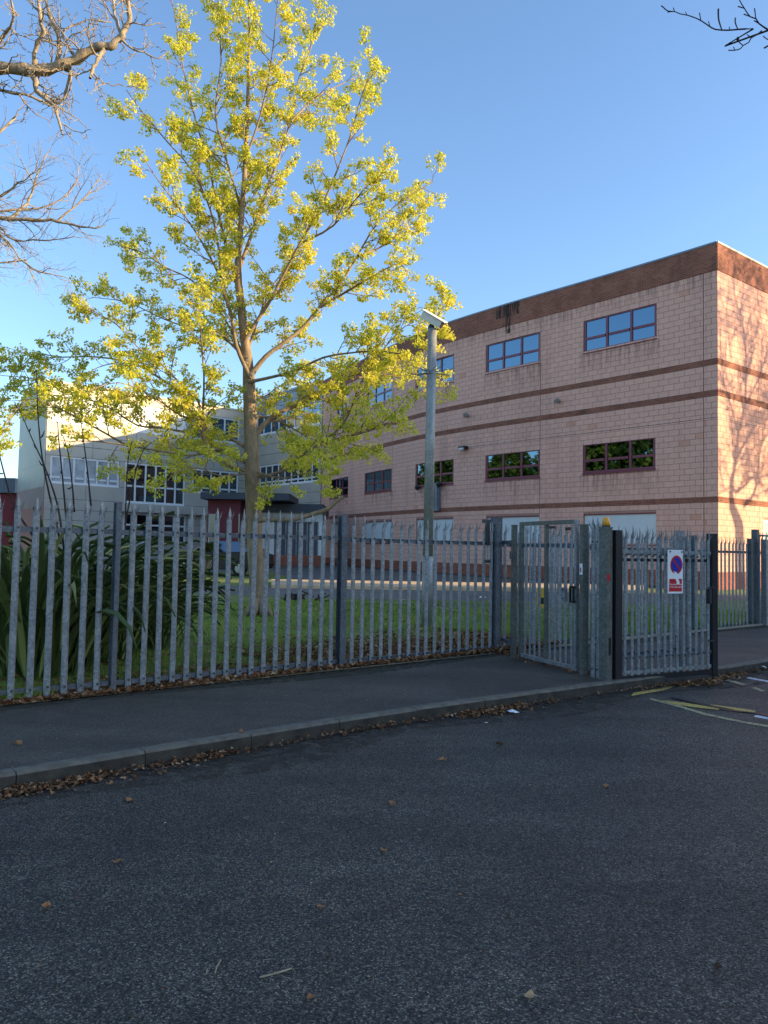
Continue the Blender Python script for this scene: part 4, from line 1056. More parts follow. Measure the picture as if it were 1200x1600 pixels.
gate = thing('pedestrian_gate', 'galvanised pedestrian gate with a framed top across the pavement', 'gate', GA, GRZ)
GH = 1.99
def stile(par, x, w, z0, z1, mat='galv', d=.05, name='stile'):
    mb = MB(); mb.box(x - w / 2, x + w / 2, -d / 2, d / 2, z0, z1); return mb.build(name, M[mat], par)
GLi = GL - .16
stile(gate, .03, .06, .04, GH, 'galvgreen'); stile(gate, GLi, .05, .04, GH)
mb = MB(); mb.box(.061, GLi - .026, -.024, .024, GH - .055, GH); mb.build('top_rail', M['galvgreen'], gate)
mb = MB(); mb.box(.061, GLi - .026, -.024, .024, .045, .095); mb.build('bottom_rail', M['galv'], gate)
mb = MB(); mb.box(.061, GLi - .026, .012, .024, GH - .36, GH - .31); mb.build('cross_rail', M['galvdark'], gate)
stile(gate, GLi * .49, .055, .0955, GH - .056, 'galvgreen', .04, 'centre_stile')
GP = MB(); xs = [-.022, 0, .022]
a = [GP.vert((x, y, .0)) for x, y in zip(xs, (0, -.014, 0))]; b = [GP.vert((x, y, GH - .16)) for x, y in zip(xs, (0, -.014, 0))]
a2 = [GP.vert((x, y + .005, .0)) for x, y in zip(xs, (0, -.014, 0))]; b2 = [GP.vert((x, y + .005, GH - .16)) for x, y in zip(xs, (0, -.014, 0))]
for k in range(2): GP.face((a[k], a[k + 1], b[k + 1], b[k])); GP.face((a2[k + 1], a2[k], b2[k], b2[k + 1]))
GP.face((a[0], b[0], b2[0], a2[0])); GP.face((a[2], a2[2], b2[2], b[2])); GPM = GP.mesh('bar', [M['galv']])
for k in range(10):
    if k in (4,): continue
    x = .06 + (GLi - .09) * (k + .6) / 10.2
    if abs(x - GLi * .49) > .055: link('bar', GPM, gate, (x, 0, .097))
mb = MB(); x = GLi - .20; mb.box(x - .03, x + .03, -.07, -.027, .93, 1.10); o = mb.build('lock', M['galv'], gate); mb = MB(); mb.box(x - .012, x + .012, -.082, -.0705, .945, .965); mb.box(x - .012, x + .012, -.082, -.0705, 1.06, 1.08); mb.build('keyhole', M['bolt'], o)
x = GLi + .01; mb = MB(); hh = [(x - .035, .92), (x + .035, .92), (x + .035, 1.12), (x - .035, 1.12), (x - .035, .92)]
for (xa, za), (xb, zb2) in zip(hh, hh[1:]): mb.beam((xa, -.08, za), (xb, -.08, zb2), .022, .022)
mb.beam((x, -.08, .93), (x, -.02, .93), .02, .02); mb.beam((x, -.08, 1.11), (x, -.02, 1.11), .02, .02); mb.build('pull_handle', M['black'], gate)
mb = MB(); mb.box(GLi * .56, GLi * .66, -.03, -.0255, GH - .11, GH - .075); mb.box(GLi * .84, GLi * .93, -.03, -.0255, GH - .14, GH - .10); mb.build('closer_bracket', M['black'], gate)
pC = onz(912, 1056, .12)
p3 = post('gate_post', 'grey green latch post on the right of the small gate with a faded sticker', pC, .072, .085, 2.03, 'galvgreen', GRZ)
mb = MB(); mb.box(-.035, .025, -.046, -.044, 1.28, 1.42); mb.build('sticker', M['paper'], p3)
mb = MB(); mb.box(-.025, .0, -.0475, -.0462, 1.31, 1.37); mb.build('sticker_print', M['signred'], p3)
pD = onz(946, 1077, .0)
between = thing('fence_infill', 'narrow palisade infill with a chain between the latch post and the beacon post', 'fence', pC, math.atan2(pD.y - pC.y, pD.x - pC.x))
LB = (pD - pC).length
put_pales(between, [.14, .22, .30], -.01, lambda u: .0); rail(between, .07, LB - .1, .02, .25, .25); rail(between, .07, LB - .1, .02, 1.62, 1.62)
mb = MB()
for k in range(40):
    z = .3 + k * .035; mb.tube([Vector((.35, -.03, z)), Vector((.35 + (.006 if k % 2 else -.006), -.024, z + .017)), Vector((.35, -.03, z + .032))], .006, 4)
mb.build('chain', M['galvlight'], between)
zt = CH + (864 - 825) / FPX * pD.y
big = post('beacon_post', 'thick grey green steel gate post with an amber beacon on top', pD, .12, .11, zt, 'galvgreen', math.radians(42))
mb = MB(); mb.box(-.012, .012, .0, .02, 0, .0001) if False else None
mb.box(.0602, .0622, -.03, .03, .32, .50); mb.build('key_slot', M['black'], big)
mb = MB(); mb.box(-.02, .03, -.0575, -.0552, .42, .64); mb.build('slot', M['black'], big)
mb = MB(); mb.box(-.06, -.0, -.0572, -.0552, 1.34, 1.42); mb.build('sticker', M['signred'], big)
mb = MB(); mb.box(-.05, .0, -.0572, -.0552, 1.5, 1.72); mb.build('rubbed_patch', M['kerb'], big)
zc = zt - pD.z
bc = thing('amber_beacon', 'amber warning beacon on top of the thick gate post', 'beacon', (pD.x, pD.y, zt + .015))
mb = MB(); mb.tube([Vector((0, 0, 0)), Vector((0, 0, .018))], .052, 14); mb.build('base', M['black'], bc)
mb = MB(); mb.tube([Vector((0, 0, .0185)), Vector((0, 0, .06)), Vector((0, 0, .10)), Vector((0, 0, .118)), Vector((0, 0, .124))], [.052, .046, .040, .028, .008], 14); mb.build('lens', M['amber'], bc, smooth=True)
# gate closer on the corner post
cl = thing('gate_closer', 'dark hydraulic gate closer hanging beside the corner post', 'gate closer', aty(757, 860, 11.75), RZ)
mb = MB(); mb.tube([Vector((0, -.07, .08)), Vector((0, -.07, .42))], .035, 10); mb.build('cylinder', M['black'], cl)
mb = MB(); mb.tube([Vector((0, -.07, -.14)), Vector((0, -.07, .08))], .016, 8); mb.build('rod', M['galvlight'], cl)
mb = MB(); mb.box(-.035, .035, -.1, -.04, -.19, -.1401); mb.build('bracket', M['bolt'], cl)
mb = MB(); mb.box(-.04, .04, -.1, .02, .4201, .47); mb.build('bracket', M['bolt'], cl)

# ---- vehicle gate, folded open along the kerb
VA = onz(962, 1066, .08); VB = onz(1113, 1053, .08)
VD = VB - VA; VL = VD.length; VD.normalize(); VRZ = math.atan2(VD.y, VD.x)
vg = thing('vehicle_gate', 'wide palisade vehicle gate with black end posts folded open along the kerb', 'gate', VA, VRZ)
vt0 = CH + (864 - 828) / FPX * VA.y - .08
mb = MB(); mb.box(-.05, .06, -.05, .05, 0, vt0); mb.build('end_post', M['black'], vg)
mb = MB(); mb.box(VL - .05, VL + .05, -.05, .05, -.03, vt0 - .0); mb.build('end_post', M['black'], vg)
mb = MB(); mb.box(.061, VL - .051, -.04, .04, .0, .075); mb.build('bottom_beam', M['black'], vg)
for zz, mt in ((.11, 'galv'), (.30, 'galvdark'), (1.62, 'galv')):
    mb = MB(); mb.box(.061, VL - .051, -.03, -.02, zz - .02, zz + .025); mb.build('rail', M[mt], vg)
mb = MB(); mb.box(.061, VL - .051, .03, .05, 1.5, 1.54); mb.build('back_rail', M['black'], vg)
VP_ = [pale_mesh('pale', vt0 - .02, .042, seed=30 + k, bolts=(.22, 1.5)) for k in range(3)]
npv = 14
put_pales(vg, [.12 + (VL - .24) * k / (npv - 1) for k in range(npv)], -.035, lambda u: .078, VP_, tilt=.003)
for k in range(npv - 1):
    mb = MB(); u = .12 + (VL - .24) * (k + .5) / (npv - 1); mb.box(u - .022, u + .022, -.034, -.031, .10, .125); mb.build('rail_bracket', M['galvlight'], vg)
vb = thing('folded_gate_leaf', 'second palisade gate leaf folded behind the vehicle gate', 'gate', VA - Vector((VD.y, -VD.x, 0)) * .16, VRZ)
put_pales(vb, [.19 + k * .25 for k in range(int((VL - .2) / .25))], .0, lambda u: .12, VP_, tilt=.003)
mb = MB(); mb.box(.08, VL - .06, .02, .05, .28, .33); mb.build('rail', M['galvdark'], vb)
mb = MB(); mb.box(.08, VL - .06, .02, .05, 1.58, 1.63); mb.build('rail', M['galvdark'], vb)
mb = MB(); mb.box(VL - .45, VL - .38, -.02, .05, .0, vt0 + .03); mb.build('stile', M['galv'], vb)
mb = MB(); mb.box(VL - .19, VL - .15, -.12, -.06, .95, 1.15); mb.build('drop_bolt', M['bolt'], vg)
mb = MB(); mb.box(VL - .17, VL - .06, -.1, -.07, 1.16, 1.175); mb.box(VL - .17, VL - .06, -.1, -.07, .45, .465); mb.build('bolt_arm', M['bolt'], vg)
# concrete upstand under the gate
mb = MB()
up = thing('concrete_upstand', 'grimy concrete upstand in the road under the vehicle gate', 'upstand', onz(964, 1080, 0), VRZ)
for k in range(2): 
    mb = MB(); mb.box(.01 + k * .86, .85 + k * .86, .02, .18, -.05, .085); mb.build('concrete_block', M['kerbdark'], up)
# ---- the sign
sg = thing('no_parking_sign', 'white no parking sign with blue and red roundel on the vehicle gate', 'sign', (0, 0, 0))
n2 = Vector((VD.y, -VD.x, 0))
def vplane(px, py, off):
    r = ray(px, py); A = VA + n2 * off; t = (A.x * VD.y - A.y * VD.x) / (r.x * VD.y - r.y * VD.x); return Vector((r.x * t, r.y * t, CH + r.z * t))
c = [vplane(*p, .10) for p in ((1043.5, 927.5), (1067, 927), (1068, 859.5), (1040, 858))]
SO = c[0].copy(); sg.location = SO; sg.rotation_euler = (0, 0, VRZ)
def sl(p):
    q = p - SO; return (q.dot(VD), q.z)
SWd = sl(c[1])[0]; SHt = sl(c[2])[1]
mb = MB(); mb.hexa([(0, 0, 0), (SWd, 0, 0), (SWd, .004, 0), (0, .004, 0), (-.035, -.03, SHt), (SWd, 0, SHt), (SWd, .004, SHt), (-.035, -.026, SHt)])
mb.build('panel', M['signwhite'], sg)
def disc(mb, cx, cz, R, y, n=36, a0=0, a1=2 * math.pi): mb.poly([(cx + R * math.cos(a0 + (a1 - a0) * k / n), y(cx + R * math.cos(a0 + (a1 - a0) * k / n), cz + R * math.sin(a0 + (a1 - a0) * k / n)), cz + R * math.sin(a0 + (a1 - a0) * k / n)) for k in range(n)])
def sy(o): return lambda x, z: -.03 * max(0, z / SHt) * max(0, 1 - x / SWd) - o
cx, cz, R = SWd * .53, SHt * .66, SWd * .44
mb = MB(); disc(mb, cx, cz, R, sy(.0015)); ob = mb.build('roundel_ring', M['signred'], sg)
mb = MB(); disc(mb, cx, cz, R * .79, sy(.003)); mb.build('roundel_field', M['signblue'], sg)
mb = MB(); f = sy(.0045); dx = R * .6; w = R * .115
q = [(cx - dx - w * .7, cz + dx - w * .7), (cx + dx - w * .7, cz - dx - w * .7), (cx + dx + w * .7, cz - dx + w * .7), (cx - dx + w * .7, cz + dx + w * .7)]
mb.poly([(x, f(x, z), z) for x, z in q]); mb.build('roundel_bar', M['signred'], sg)
mb = MB(); f = sy(.0015); q = [(SWd * .07, SHt * .045), (SWd * .93, SHt * .045), (SWd * .93, SHt * .335), (SWd * .07, SHt * .335)]; mb.poly([(x, f(x, z), z) for x, z in q]); mb.build('text_panel', M['signred'], sg)
mb = MB(); q = [(SWd * .47, SHt * .334), (SWd * .54, SHt * .334), (SWd * .54, SHt * .31), (SWd * .505, SHt * .285), (SWd * .47, SHt * .31)]; mb.poly([(x, -.012, z) for x, z in q[::-1]]); mb.build('arrow_mark', M['signwhite'], sg)
def text(parent, s, x, z, width, mat, y):
    cu = bpy.data.curves.new('lettering', 'FONT'); cu.body = s; cu.size = .05; cu.align_x = 'CENTER'; cu.offset = .0008
    t = bpy.data.objects.new('tmp', cu); COL.objects.link(t); bpy.context.view_layer.update()
    me = bpy.data.meshes.new_from_object(t); bpy.data.objects.remove(t); w = max(v.co.x for v in me.vertices) - min(v.co.x for v in me.vertices)
    k = width / w
    for v in me.vertices: v.co = Vector((x + v.co.x * k, y, z + v.co.y * k * 1.25))
    me.materials.clear(); me.materials.append(mat); return link('lettering', me, parent)
text(sg, 'No parking of vehicles', SWd * .5, SHt * .195, SWd * .78, M['signwhite'], -.012)
text(sg, '24 hour access required', SWd * .5, SHt * .135, SWd * .78, M['signwhite'], -.010)
for x, z in ((SWd * .04, SHt * .96), (SWd * .9, SHt * .955)):
    mb = MB(); mb.tube([Vector((x, sy(0)(x, z) - .008, z)), Vector((x, sy(0)(x, z) + .001, z))], .011, 8); mb.build('screw', M['bolt'], sg)

# ================================================================ CAMERA COLUMN
cb = onz(667, 978, gz(0, 15.6)); col = thing('camera_column', 'tall grey steel column with a security camera behind the fence', 'column', cb)
ht = aty(669, 514, cb.y).z - cb.z
mb = MB(); mb.tube([Vector((0, 0, -.1)), Vector((0, 0, 1.35)), Vector((0, 0, 1.36))], [.108, .108, .085], 20); mb.build('base_section', M['galvlight'], col, smooth=True)
mb = MB(); mb.tube([Vector((0, 0, 1.36)), Vector((.02, 0, ht))], [.098, .090], 20); o = mb.build('shaft', M['galvlight'], col); o.data.polygons.foreach_set('use_smooth', [True] * len(o.data.polygons))
mb = MB(); mb.tube([Vector((.0, 0, ht + .001)), Vector((.0, 0, ht + .06)), Vector((0, 0, ht + .10))], [.07, .06, .03], 12); mb.build('head', M['bolt'], col)
zs = aty(668, 582, cb.y).z - cb.z; mb = MB(); rr = random.Random(4)
for k in range(14):
    a = k / 14 * 6.28; d = Vector((math.cos(a), math.sin(a), rr.uniform(-.25, .3))); mb.tube([d * .09 + Vector((0, 0, zs)), d * rr.uniform(.4, .62) + Vector((0, 0, zs))], [.012, .004], 4)
mb.build('anti_climb_spike', M['galvlight'], col)
mb = MB(); mb.tube([Vector((0, 0, zs - .03)), Vector((0, 0, zs + .04))], .105, 14); mb.build('collar', M['galv'], col)
mb = MB(); mb.box(.10, .14, -.03, .03, .35, 1.25); mb.build('conduit', M['galv'], col)
hd = thing('security_camera', 'sunlit white security camera housing on top of the column', 'camera', (cb.x + .0, cb.y - .02, cb.z + ht + .11))
a = aty(661, 491, cb.y) - Vector(hd.location); b = aty(690, 508, cb.y - .1) - Vector(hd.location)
dn = (b - a).normalized(); up_ = Vector((.5, -.45, .75)); up_ = (up_ - dn * up_.dot(dn)).normalized(); sd_ = dn.cross(up_)
def obox(mb, p, q, su, hu): mb.hexa([p - sd_ * su - up_ * hu, p + sd_ * su - up_ * hu, q + sd_ * su - up_ * hu, q - sd_ * su - up_ * hu, p - sd_ * su + up_ * hu, p + sd_ * su + up_ * hu, q + sd_ * su + up_ * hu, q - sd_ * su + up_ * hu])
mb = MB(); obox(mb, a, b, .08, .07); mb.build('housing', M['housing'], hd)
mb = MB(); obox(mb, a + up_ * .085 - dn * .03, b + up_ * .085 + dn * .06, .10, .007); mb.build('sun_shield', M['housing'], hd)
mb = MB(); mb.beam(b + dn * .001, b + dn * .012, .14, .12); mb.build('lens', M['black'], hd)

# ================================================================ FLAX
def flax_leaf(seed):
    r = random.Random(seed); mb = MB(); L = 1.0; n = 9; el = r.uniform(1.0, 1.5); p = Vector((0, 0, 0)); drop = r.uniform(1.2, 2.6); rows = []; tw = r.uniform(-.5, .5)
    mb.tone = r.random()
    for k in range(n + 1):
        t = k / n; w = .026 * (min(1, t * 6 + .45)) * (1 - t ** 3.5) + .0008; e = el - drop * t ** 2.4
        d = Vector((math.cos(e), 0, math.sin(e))); s = Vector((0, math.cos(tw * t), math.sin(tw * t)))
        rows.append([mb.vert(p - s * w + Vector((0, 0, .008))), mb.vert(p - Vector((0, 0, .006))), mb.vert(p + s * w + Vector((0, 0, .008)))])
        p = p + d * (L / n)
    for a, b in zip(rows, rows[1:]):
        for k in range(2): mb.face((a[k], a[k + 1], b[k + 1], b[k]))
    return mb.mesh('leaf', [M['flax']], smooth=True, tone=True)
FL = [flax_leaf(k) for k in range(14)]
rfx = random.Random(14)
def flax(label, loc, n, hscale, stalks, spread=.55, nstuff=0):
    t = thing('flax_plant', label, 'plant', loc)
    for k in range(n):
        a = rfx.uniform(0, 6.283); rr = rfx.uniform(0, spread) ** .8; o = link('leaf', rfx.choice(FL), t, (math.cos(a) * rr * 1.0, math.sin(a) * rr * .7, rfx.uniform(0, .05)))
        s = hscale * rfx.uniform(.6, 1.15); o.rotation_euler = (rfx.uniform(-.15, .15), rfx.uniform(-.3, .3), a + rfx.uniform(-.6, .6)); o.scale = (s, s * rfx.uniform(.5, .85), s)
    for pts in stalks:
        P = smooth_path([aty(x, y, loc[1] + dy) - Vector(loc) for x, y, dy in pts], 3); mb = MB(); m = len(P)
        mb.tube(P, [lerp(.014, .005, k / (m - 1)) for k in range(m)], 5)
        for k in range(4):
            q = P[-1 - k * 2]; dd = rvec(rfx); mb.tube([q, q + dd * .05, q + dd * .09 + Vector((0, 0, .03))], [.004, .01, .003], 4)
        mb.build('flower_stalk', M['twigdark'], t, smooth=True)
    return t
f1 = onz(45, 1052, gz(0, 8.8)); f2 = onz(214, 1012, gz(0, 10.4)); f3 = onz(130, 1030, gz(0, 9.6))
flax('large dark flax clump behind the fence at the far left with tall dark stalks', f1, 290, 2.1,
     [[(95, 850, 0), (70, 740, 0), (60, 660, 0), (57, 577, 0)], [(100, 860, 0), (90, 790, .1), (70, 730, .1), (52, 690, .1), (30, 640, .2)], [(60, 850, -.1), (22, 790, -.1), (0, 715, -.2), (-15, 660, -.2)]], .7)
flax('middle flax clump behind the fence with dark stalks, left of the second fence post', f3, 280, 2.0,
     [[(105, 830, 0), (97, 740, 0), (92, 690, 0), (90, 660, 0)], [(116, 800, 0), (113, 760, 0), (107, 710, 0), (98, 680, 0)], [(142, 790, 0), (137, 740, .1), (132, 700, .1), (126, 655, .1)]], .6)
flax('right hand flax clump spilling towards the maple trunk', f2, 290, 1.22,
     [[(195, 850, 0), (197, 770, 0), (200, 720, 0), (206, 690, 0)], [(195, 820, 0), (205, 770, .1), (215, 725, .1), (226, 700, .1)]], .6)

# ================================================================ GRASS AND FALLEN LEAVES
rg = random.Random(30)
def ground_leaf(mb, p, s, r, lift=.0):
    a = r.uniform(0, 6.283); tilt = r.uniform(-.7, .7); d = Vector((math.cos(a), math.sin(a), r.uniform(-.25, .45))); w = Vector((-math.sin(a), math.cos(a), tilt)).normalized()
    mb.tone = r.random(); c = s * r.uniform(.25, .5); f = Vector((0, 0, s * r.uniform(.08, .35)))
    q = p + Vector((0, 0, lift + s * .18))
    i0 = mb.vert(q - d * s * .5); i1 = mb.vert(q + w * c + f); i2 = mb.vert(q + d * s * .5); i3 = mb.vert(q - w * c + f); ic = mb.vert(q)
    mb.face((i0, ic, i1)); mb.face((ic, i2, i1)); mb.face((i0, i3, ic)); mb.face((ic, i3, i2))
gb = MB()
for k in range(90000):
    u = rg.uniform(-1.5, 17.5); d = rg.uniform(.12, 9.5) if k % 3 else rg.uniform(.1, 2.5)
    if 3.8 < u < 8.2 and d < 2.5 - .5 * math.sin(u * 1.7) and rg.random() < .93: continue
    if u < 3.5 and d < 3.0 and rg.random() < .6: continue
    p = fpt(u, -d); p.z = gz(p.x, p.y)
    pr_y = (p.y)
    if p.y > 21.5: continue
    h = rg.uniform(.03, .085) * (1.25 if d < .6 else 1); a = rg.uniform(0, 6.28); w = Vector((math.cos(a), math.sin(a), 0)) * (.0045 + .0006 * d)
    ln = Vector((rg.uniform(-.5, .5), rg.uniform(-.5, .5), 0)) * h; gb.tone = min(1, max(0, rg.random() * .55 + .3 + .3 * math.sin(u * 1.3 + 2 * math.sin(d * .9)) * math.sin(d * 1.7 + u * .5)))
    gb.face((gb.vert(p - w), gb.vert(p + w), gb.vert(p + ln + Vector((0, 0, h)))))
for k in range(7000):       # tufts at the foot of the fence, both sides of the gate
    u = rg.choice([rg.uniform(-1, .4), rg.uniform(8, 17)]); p = fpt(u, rg.uniform(-.25, .02)); p.z = .12
    h = rg.uniform(.05, .16); ln = Vector((rg.uniform(-.5, .5), rg.uniform(-.5, .5), 0)) * h; gb.tone = rg.random()
    gb.face((gb.vert(p - Vector((.005, 0, 0))), gb.vert(p + Vector((.005, .002, 0))), gb.vert(p + ln + Vector((0, 0, h)))))
tag(gb.build('grass', M['grassb'], tone=True), 'short green grass on the lawn behind the fence', kind='stuff')
lb = MB()
for k in range(27000):      # litter along the fence foot and under the shrubs
    u = rg.uniform(-1.5, 8.4); z = .13
    if k % 3 == 0: off = rg.uniform(-.03, .13) ** 1; 
    else: off = -abs(rg.gauss(0, .35 if u < 3.4 else 1.05)) + .05
    if off > .06 and rg.random() < .35: continue
    if off < -3.0: continue
    p = fpt(u, off); p.z = max(.123 if off > 0 else 0, gz(p.x, p.y)) + rg.uniform(0, .018)
    ground_leaf(lb, p, rg.uniform(.03, .085), rg)
for k in range(900):       # scattered on lawn
    p = fpt(rg.uniform(0, 15), -rg.uniform(1, 8)); p.z = gz(p.x, p.y) + .03; ground_leaf(lb, p, rg.uniform(.04, .09), rg)
for k in range(1500):       # small gate foot and corner
    p = pA.lerp(pD, rg.random() ** 1.6) + Vector((rg.gauss(0, .12), abs(rg.gauss(0, .2)), 0)); p.z = .123 + rg.uniform(0, .02); ground_leaf(lb, p, rg.uniform(.025, .06), rg)
tag(lb.build('leaf_litter', M['dead'], tone=True), 'brown fallen leaves heaped along the foot of the fence', kind='stuff')
gl = MB(); sK = (KERB[1] - KERB[0]).length
dens = lambda s: .10 + .90 * max(0, math.sin(s * 1.55 + .6) * .6 + math.sin(s * 4.1 + 1) * .4) ** 1.1
for k in range(11500):
    s = rg.uniform(sK - 2.0, sK + 11.0); t = s - sK
    if rg.random() > dens(t): continue
    p, d = along(KERB, s); n = Vector((d.y, -d.x, 0)); off = abs(rg.gauss(0, .05 + .05 * max(0, math.sin(t * 1.55 + .6))))
    if 5.9 < t < 6.9 and rg.random() < .8: continue
    p = p + n * (off + .012); p.z = .004 + rg.uniform(0, .035) * max(0, 1 - off * 4); ground_leaf(gl, p, rg.uniform(.015, .046), rg)
for k in range(1100):
    p = onz(rg.uniform(1000, 1130), rg.uniform(1062, 1076), 0); q = onz(1110, 1062, 0); p = p.lerp(q, rg.random() * .6); p.z = .006 + rg.uniform(0, .03); ground_leaf(gl, p, rg.uniform(.025, .06), rg)
tag(gl.build('gutter_leaves', M['dead'], tone=True), 'drift of dry brown leaves in the gutter below the kerb', kind='stuff')
grt = MB()
for k in range(2600):       # grit and crumbs on road and pavement
    x = rg.uniform(-3, 8); y = rg.uniform(2.2, 12); p = Vector((x, y, 0)); kk, d = along(KERB, sK + (p - KERB[1]).dot(FD)); side = (p - kk).dot(FN)
    if -.13 < side < 0.0: continue
    p.z = .003 if side > 0 else .123; s = rg.uniform(.003, .010); grt.tone = rg.random()
    if side < -3.2: continue
    a = rg.uniform(0, 3); v = Vector((math.cos(a), math.sin(a), 0)) * s; w = Vector((-v.y, v.x, 0)) * rg.uniform(.4, .9)
    i = [grt.vert(p - v), grt.vert(p + w), grt.vert(p + v), grt.vert(p - w), grt.vert(p + Vector((0, 0, s * .6)))]
    for a_, b_ in ((0, 1), (1, 2), (2, 3), (3, 0)): grt.face((i[b_], i[a_], i[4]))
tag(grt.build('grit', M['dead'], tone=True), 'small crumbs and grit scattered over the asphalt', kind='stuff')
LV = [((613, 1259), 'single orange brown leaf on the road below the middle of the kerb'), ((502, 1420), 'upright tan leaf on the road, lower middle of the picture'), ((184, 1348), 'orange leaf on the road at the left'),
      ((781, 1164), 'dark curled leaf on the road below the white scrap'), ((692, 1188), 'brown curled leaf on the road left of the dark curled one'), ((203, 1252), 'brown leaf on the road just below the left kerb'),
      ((72, 1419), 'small orange leaf on the road near the left edge'), ((947, 1230), 'small tan leaf on the road at the right'), ((376, 1144), 'curled brown leaf on the edge of the kerb'), ((28, 1163), 'small dark leaf on the pavement at the left'),
      ((828, 1559), 'pale leaf on the road near the bottom right'), ((486, 1562), 'orange scrap of leaf near the bottom middle'), ((1122, 1515), 'dark leaf scrap on the road at the lower right'), ((600, 1331), 'greenish leaf scrap in the middle of the road')]
rl = random.Random(77)
for (x, y), lab in LV:
    z = .003 if (x, y) not in ((376, 1144), (28, 1163)) else .126
    p = onz(x, y, z); mb = MB(); s = .032 if y > 1300 else .045
    a = rl.uniform(0, 6.28); tn = {781: .1, 1122: .05, 828: .95, 600: .8}.get(x, rl.uniform(.65, .8)); n = 9
    mb.tone = tn; c = mb.vert((0, 0, .004)); rim = []
    for k in range(n):
        t = k / n * 6.283; R = s * (.55 + .35 * abs(math.cos(t * 1.5)) + rl.uniform(-.08, .08)); rim.append(mb.vert((math.cos(t) * R, math.sin(t) * R * .62, .004 + rl.uniform(.0, s * .55))))
    for k in range(n): mb.face((c, rim[k], rim[(k + 1) % n]))
    o = mb.build('fallen_leaf', M['dead'], None, tone=True, loc=p); o.rotation_euler = (0, 0, a); tag(o, lab, 'leaf')
def scrap(x, y, z, s, lab, mat='paper', name='litter_scrap', seed=1, h=.4):
    r = random.Random(seed); mb = MB(); n = 7; c = mb.vert((0, 0, s * h)); rim = [mb.vert((math.cos(k / n * 6.283) * s * r.uniform(.6, 1.1), math.sin(k / n * 6.283) * s * r.uniform(.4, .8), r.uniform(0, s * h * .8))) for k in range(n)]
    for k in range(n): mb.face((c, rim[k], rim[(k + 1) % n]))
    o = mb.build(name, M[mat], None, loc=onz(x, y, z)); tag(o, lab, 'litter')
scrap(800, 1113, .004, .075, 'white crumpled paper scrap in the gutter, the larger of the two', seed=2)
scrap(760, 1130, .004, .03, 'tiny white scrap on the road left of the larger paper scrap', seed=3)
scrap(1188, 1045, .004, .12, 'crumpled silvery wrapper in the gutter at the right edge', seed=4, h=.7)
scrap(212, 1203, .004, .02, 'tiny white and blue scrap among the gutter leaves at the left', seed=5)
scrap(504, 1048, .125, .06, 'pale crumpled scrap at the foot of the fence left of the second dark post', seed=6)
scrap(229, 1564, .004, .014, 'round pale pebble on the road near the bottom left', 'kerb', 'pebble', 7)
scrap(755, 934, .30, .16, 'white wrapper lying on the grass behind the fence', seed=8)
for k, (pts, r, lab) in enumerate([([(336, 1520), (339, 1510), (345, 1500)], .0035, 'short pale split stick standing out on the road'), ([(406, 1527), (430, 1521), (456, 1513)], .004, 'longer brown twig lying on the road'), ([(322, 1522), (324, 1514)], .002, 'tiny splinter beside the split stick'), ([(411, 1500), (426, 1498)], .0015, 'pale splinter above the longer twig')]):
    P = [onz(x, y, .006 + .004 * (i % 2)) for i, (x, y) in enumerate(pts)]; o0 = P[0].copy(); mb = MB(); mb.tube([p - o0 for p in P], r, 5); o = mb.build('stick', M['wood'], None, loc=o0); tag(o, lab, 'stick')

# ================================================================ THINGS BEYOND THE FENCE
yb = ong(845, 951); t = thing('yellow_bollard', 'short yellow marker post on the grass edge behind the small gate', 'bollard', yb)
mb = MB(); mb.box(-.09, .09, -.05, .05, -.05, .52); mb.build('marker_post', M['yellowpost'], t)
mb = MB(); mb.box(-.05, .06, -.056, -.052, .12, .28); mb.build('marker_plate', M['black'], t)
# car
cp = ong(346, 898); car = thing('parked_car', 'black car parked behind the maple trunk in front of the entrance', 'car', cp, math.radians(162)); car.scale = (1.06,) * 3
def carside(prof, hw, mb, m=0, inset=.06, top=None):
    n = len(prof); rings = []
    for y, k in ((-hw, 0), (-hw + inset * .4, 1), (hw - inset * .4, 1), (hw, 0)):
        s = .96 if k == 0 else 1.0; cxm = sum(p[0] for p in prof) / n; czm = sum(p[1] for p in prof) / n
        rings.append([mb.vert((cxm + (x - cxm) * s, y * (1 - (max(0, z - .9) * (top or 0))), czm + (z - czm) * s)) for x, z in prof])
    for a, b in zip(rings, rings[1:]):
        for k in range(n): mb.face((a[k], a[(k + 1) % n], b[(k + 1) % n], b[k]), m)
    mb.face(rings[0][::-1], m); mb.face(rings[-1], m)
mb = MB(); carside([(2.05, .35), (2.1, .6), (2.0, .78), (1.2, .92), (.9, .95), (-1.7, .98), (-2.0, .9), (-2.05, .5), (-1.95, .3), (-.9, .25), (.9, .25)], .86, mb); mb.build('body', M['carpaint'], car)
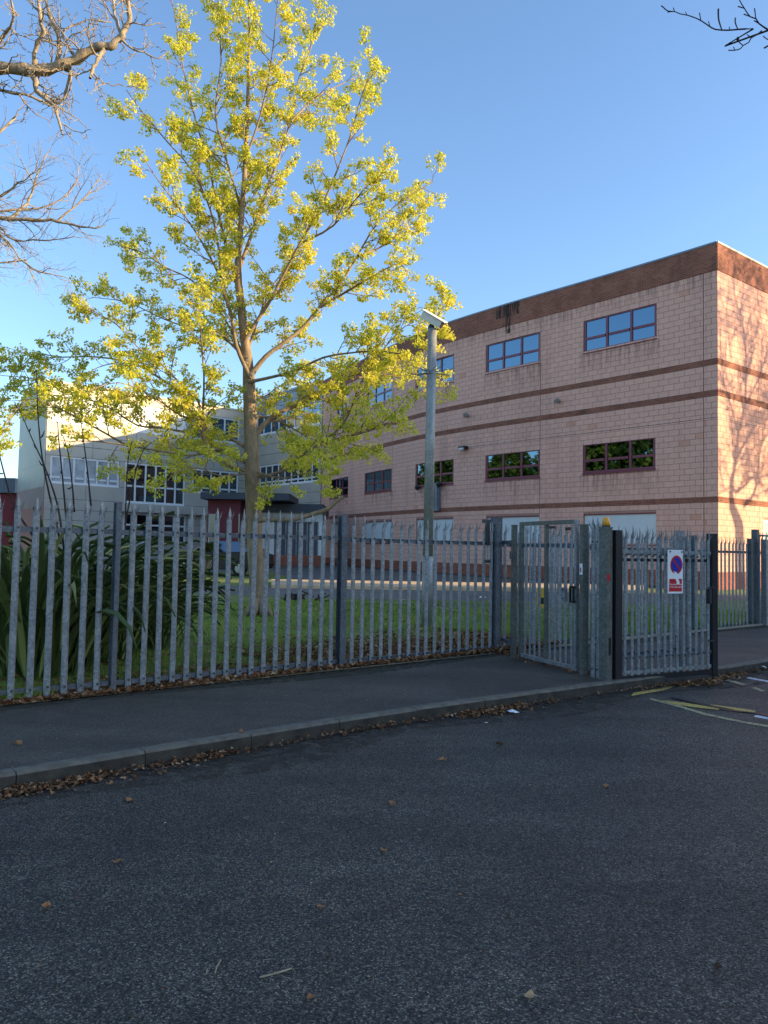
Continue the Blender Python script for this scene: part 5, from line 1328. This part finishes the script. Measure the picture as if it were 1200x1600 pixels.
mb = MB(); carside([(1.05, .955), (.35, 1.36), (-.2, 1.43), (-1.2, 1.40), (-1.85, .99)], .76, mb, top=.25); mb.build('cabin', M['glassdark'], car)
mb = MB(); carside([(.36, 1.372), (-.2, 1.445), (-1.2, 1.415), (-1.3, 1.38), (-.2, 1.40), (.3, 1.35)], .70, mb, top=.25); mb.build('roof', M['carpaint'], car)
for x in (1.3, -1.3):
    for s in (-1, 1):
        mb = MB(); mb.tube([Vector((x, s * .70, .31)), Vector((x, s * .875, .31))], .31, 18); w = mb.build('wheel', M['tyre'], car)
        mb = MB(); mb.tube([Vector((x, s * .876, .31)), Vector((x, s * .885, .31))], .19, 12); mb.build('rim', M['chrome'], w)
for s in (-1, 1): mb = MB(); mb.box(1.95, 2.10, s * .62 - .16, s * .62 + .16, .62, .74); mb.build('headlight', M['signwhite'], car)
t = thing('red_marker', 'small red marker standing on the far grass left of the car', 'marker', ong(264, 893))
mb = MB(); mb.box(-.16, .16, -.03, .03, -.05, .55); mb.build('marker_body', M['signred'], t)
# small shrub by the car and stump debris on the lawn
sb = MB(); r = random.Random(6); base = ong(320, 902); sbt = thing('small_shrub', 'low twiggy shrub in front of the parked car', 'shrub', base)
for k in range(60): a = r.uniform(0, 6.28); sb.tube([Vector((0, 0, 0)), Vector((math.cos(a) * .3, math.sin(a) * .3, r.uniform(.4, .9)))], [.012, .004], 3)
sb.build('twig', M['wood'], sbt)
sb = MB()
for k in range(14): leaf_bunch(sb, Vector((r.uniform(-.9, -.1), r.uniform(-.4, .4), r.uniform(.05, .4))), .22, 14, .12, r, .5)
o = sb.build('foliage', M['evergreen'], sbt, tone=True); o['kind'] = 'stuff'
lg = thing('brush_pile', 'small pile of dead branches on the grass right of the maple trunk', 'branches', ong(470, 940)); mb = MB(); r = random.Random(8)
for k in range(22): a = Vector((r.uniform(-.5, .5), r.uniform(-.2, .2), r.uniform(0, .15))); mb.tube([a, a + Vector((r.uniform(-.4, .4), r.uniform(-.1, .1), r.uniform(-.02, .25)))], [.03, .012], 5)
mb.build('dead_branch', M['twigdark'], lg)
print('objects', len(bpy.data.objects))
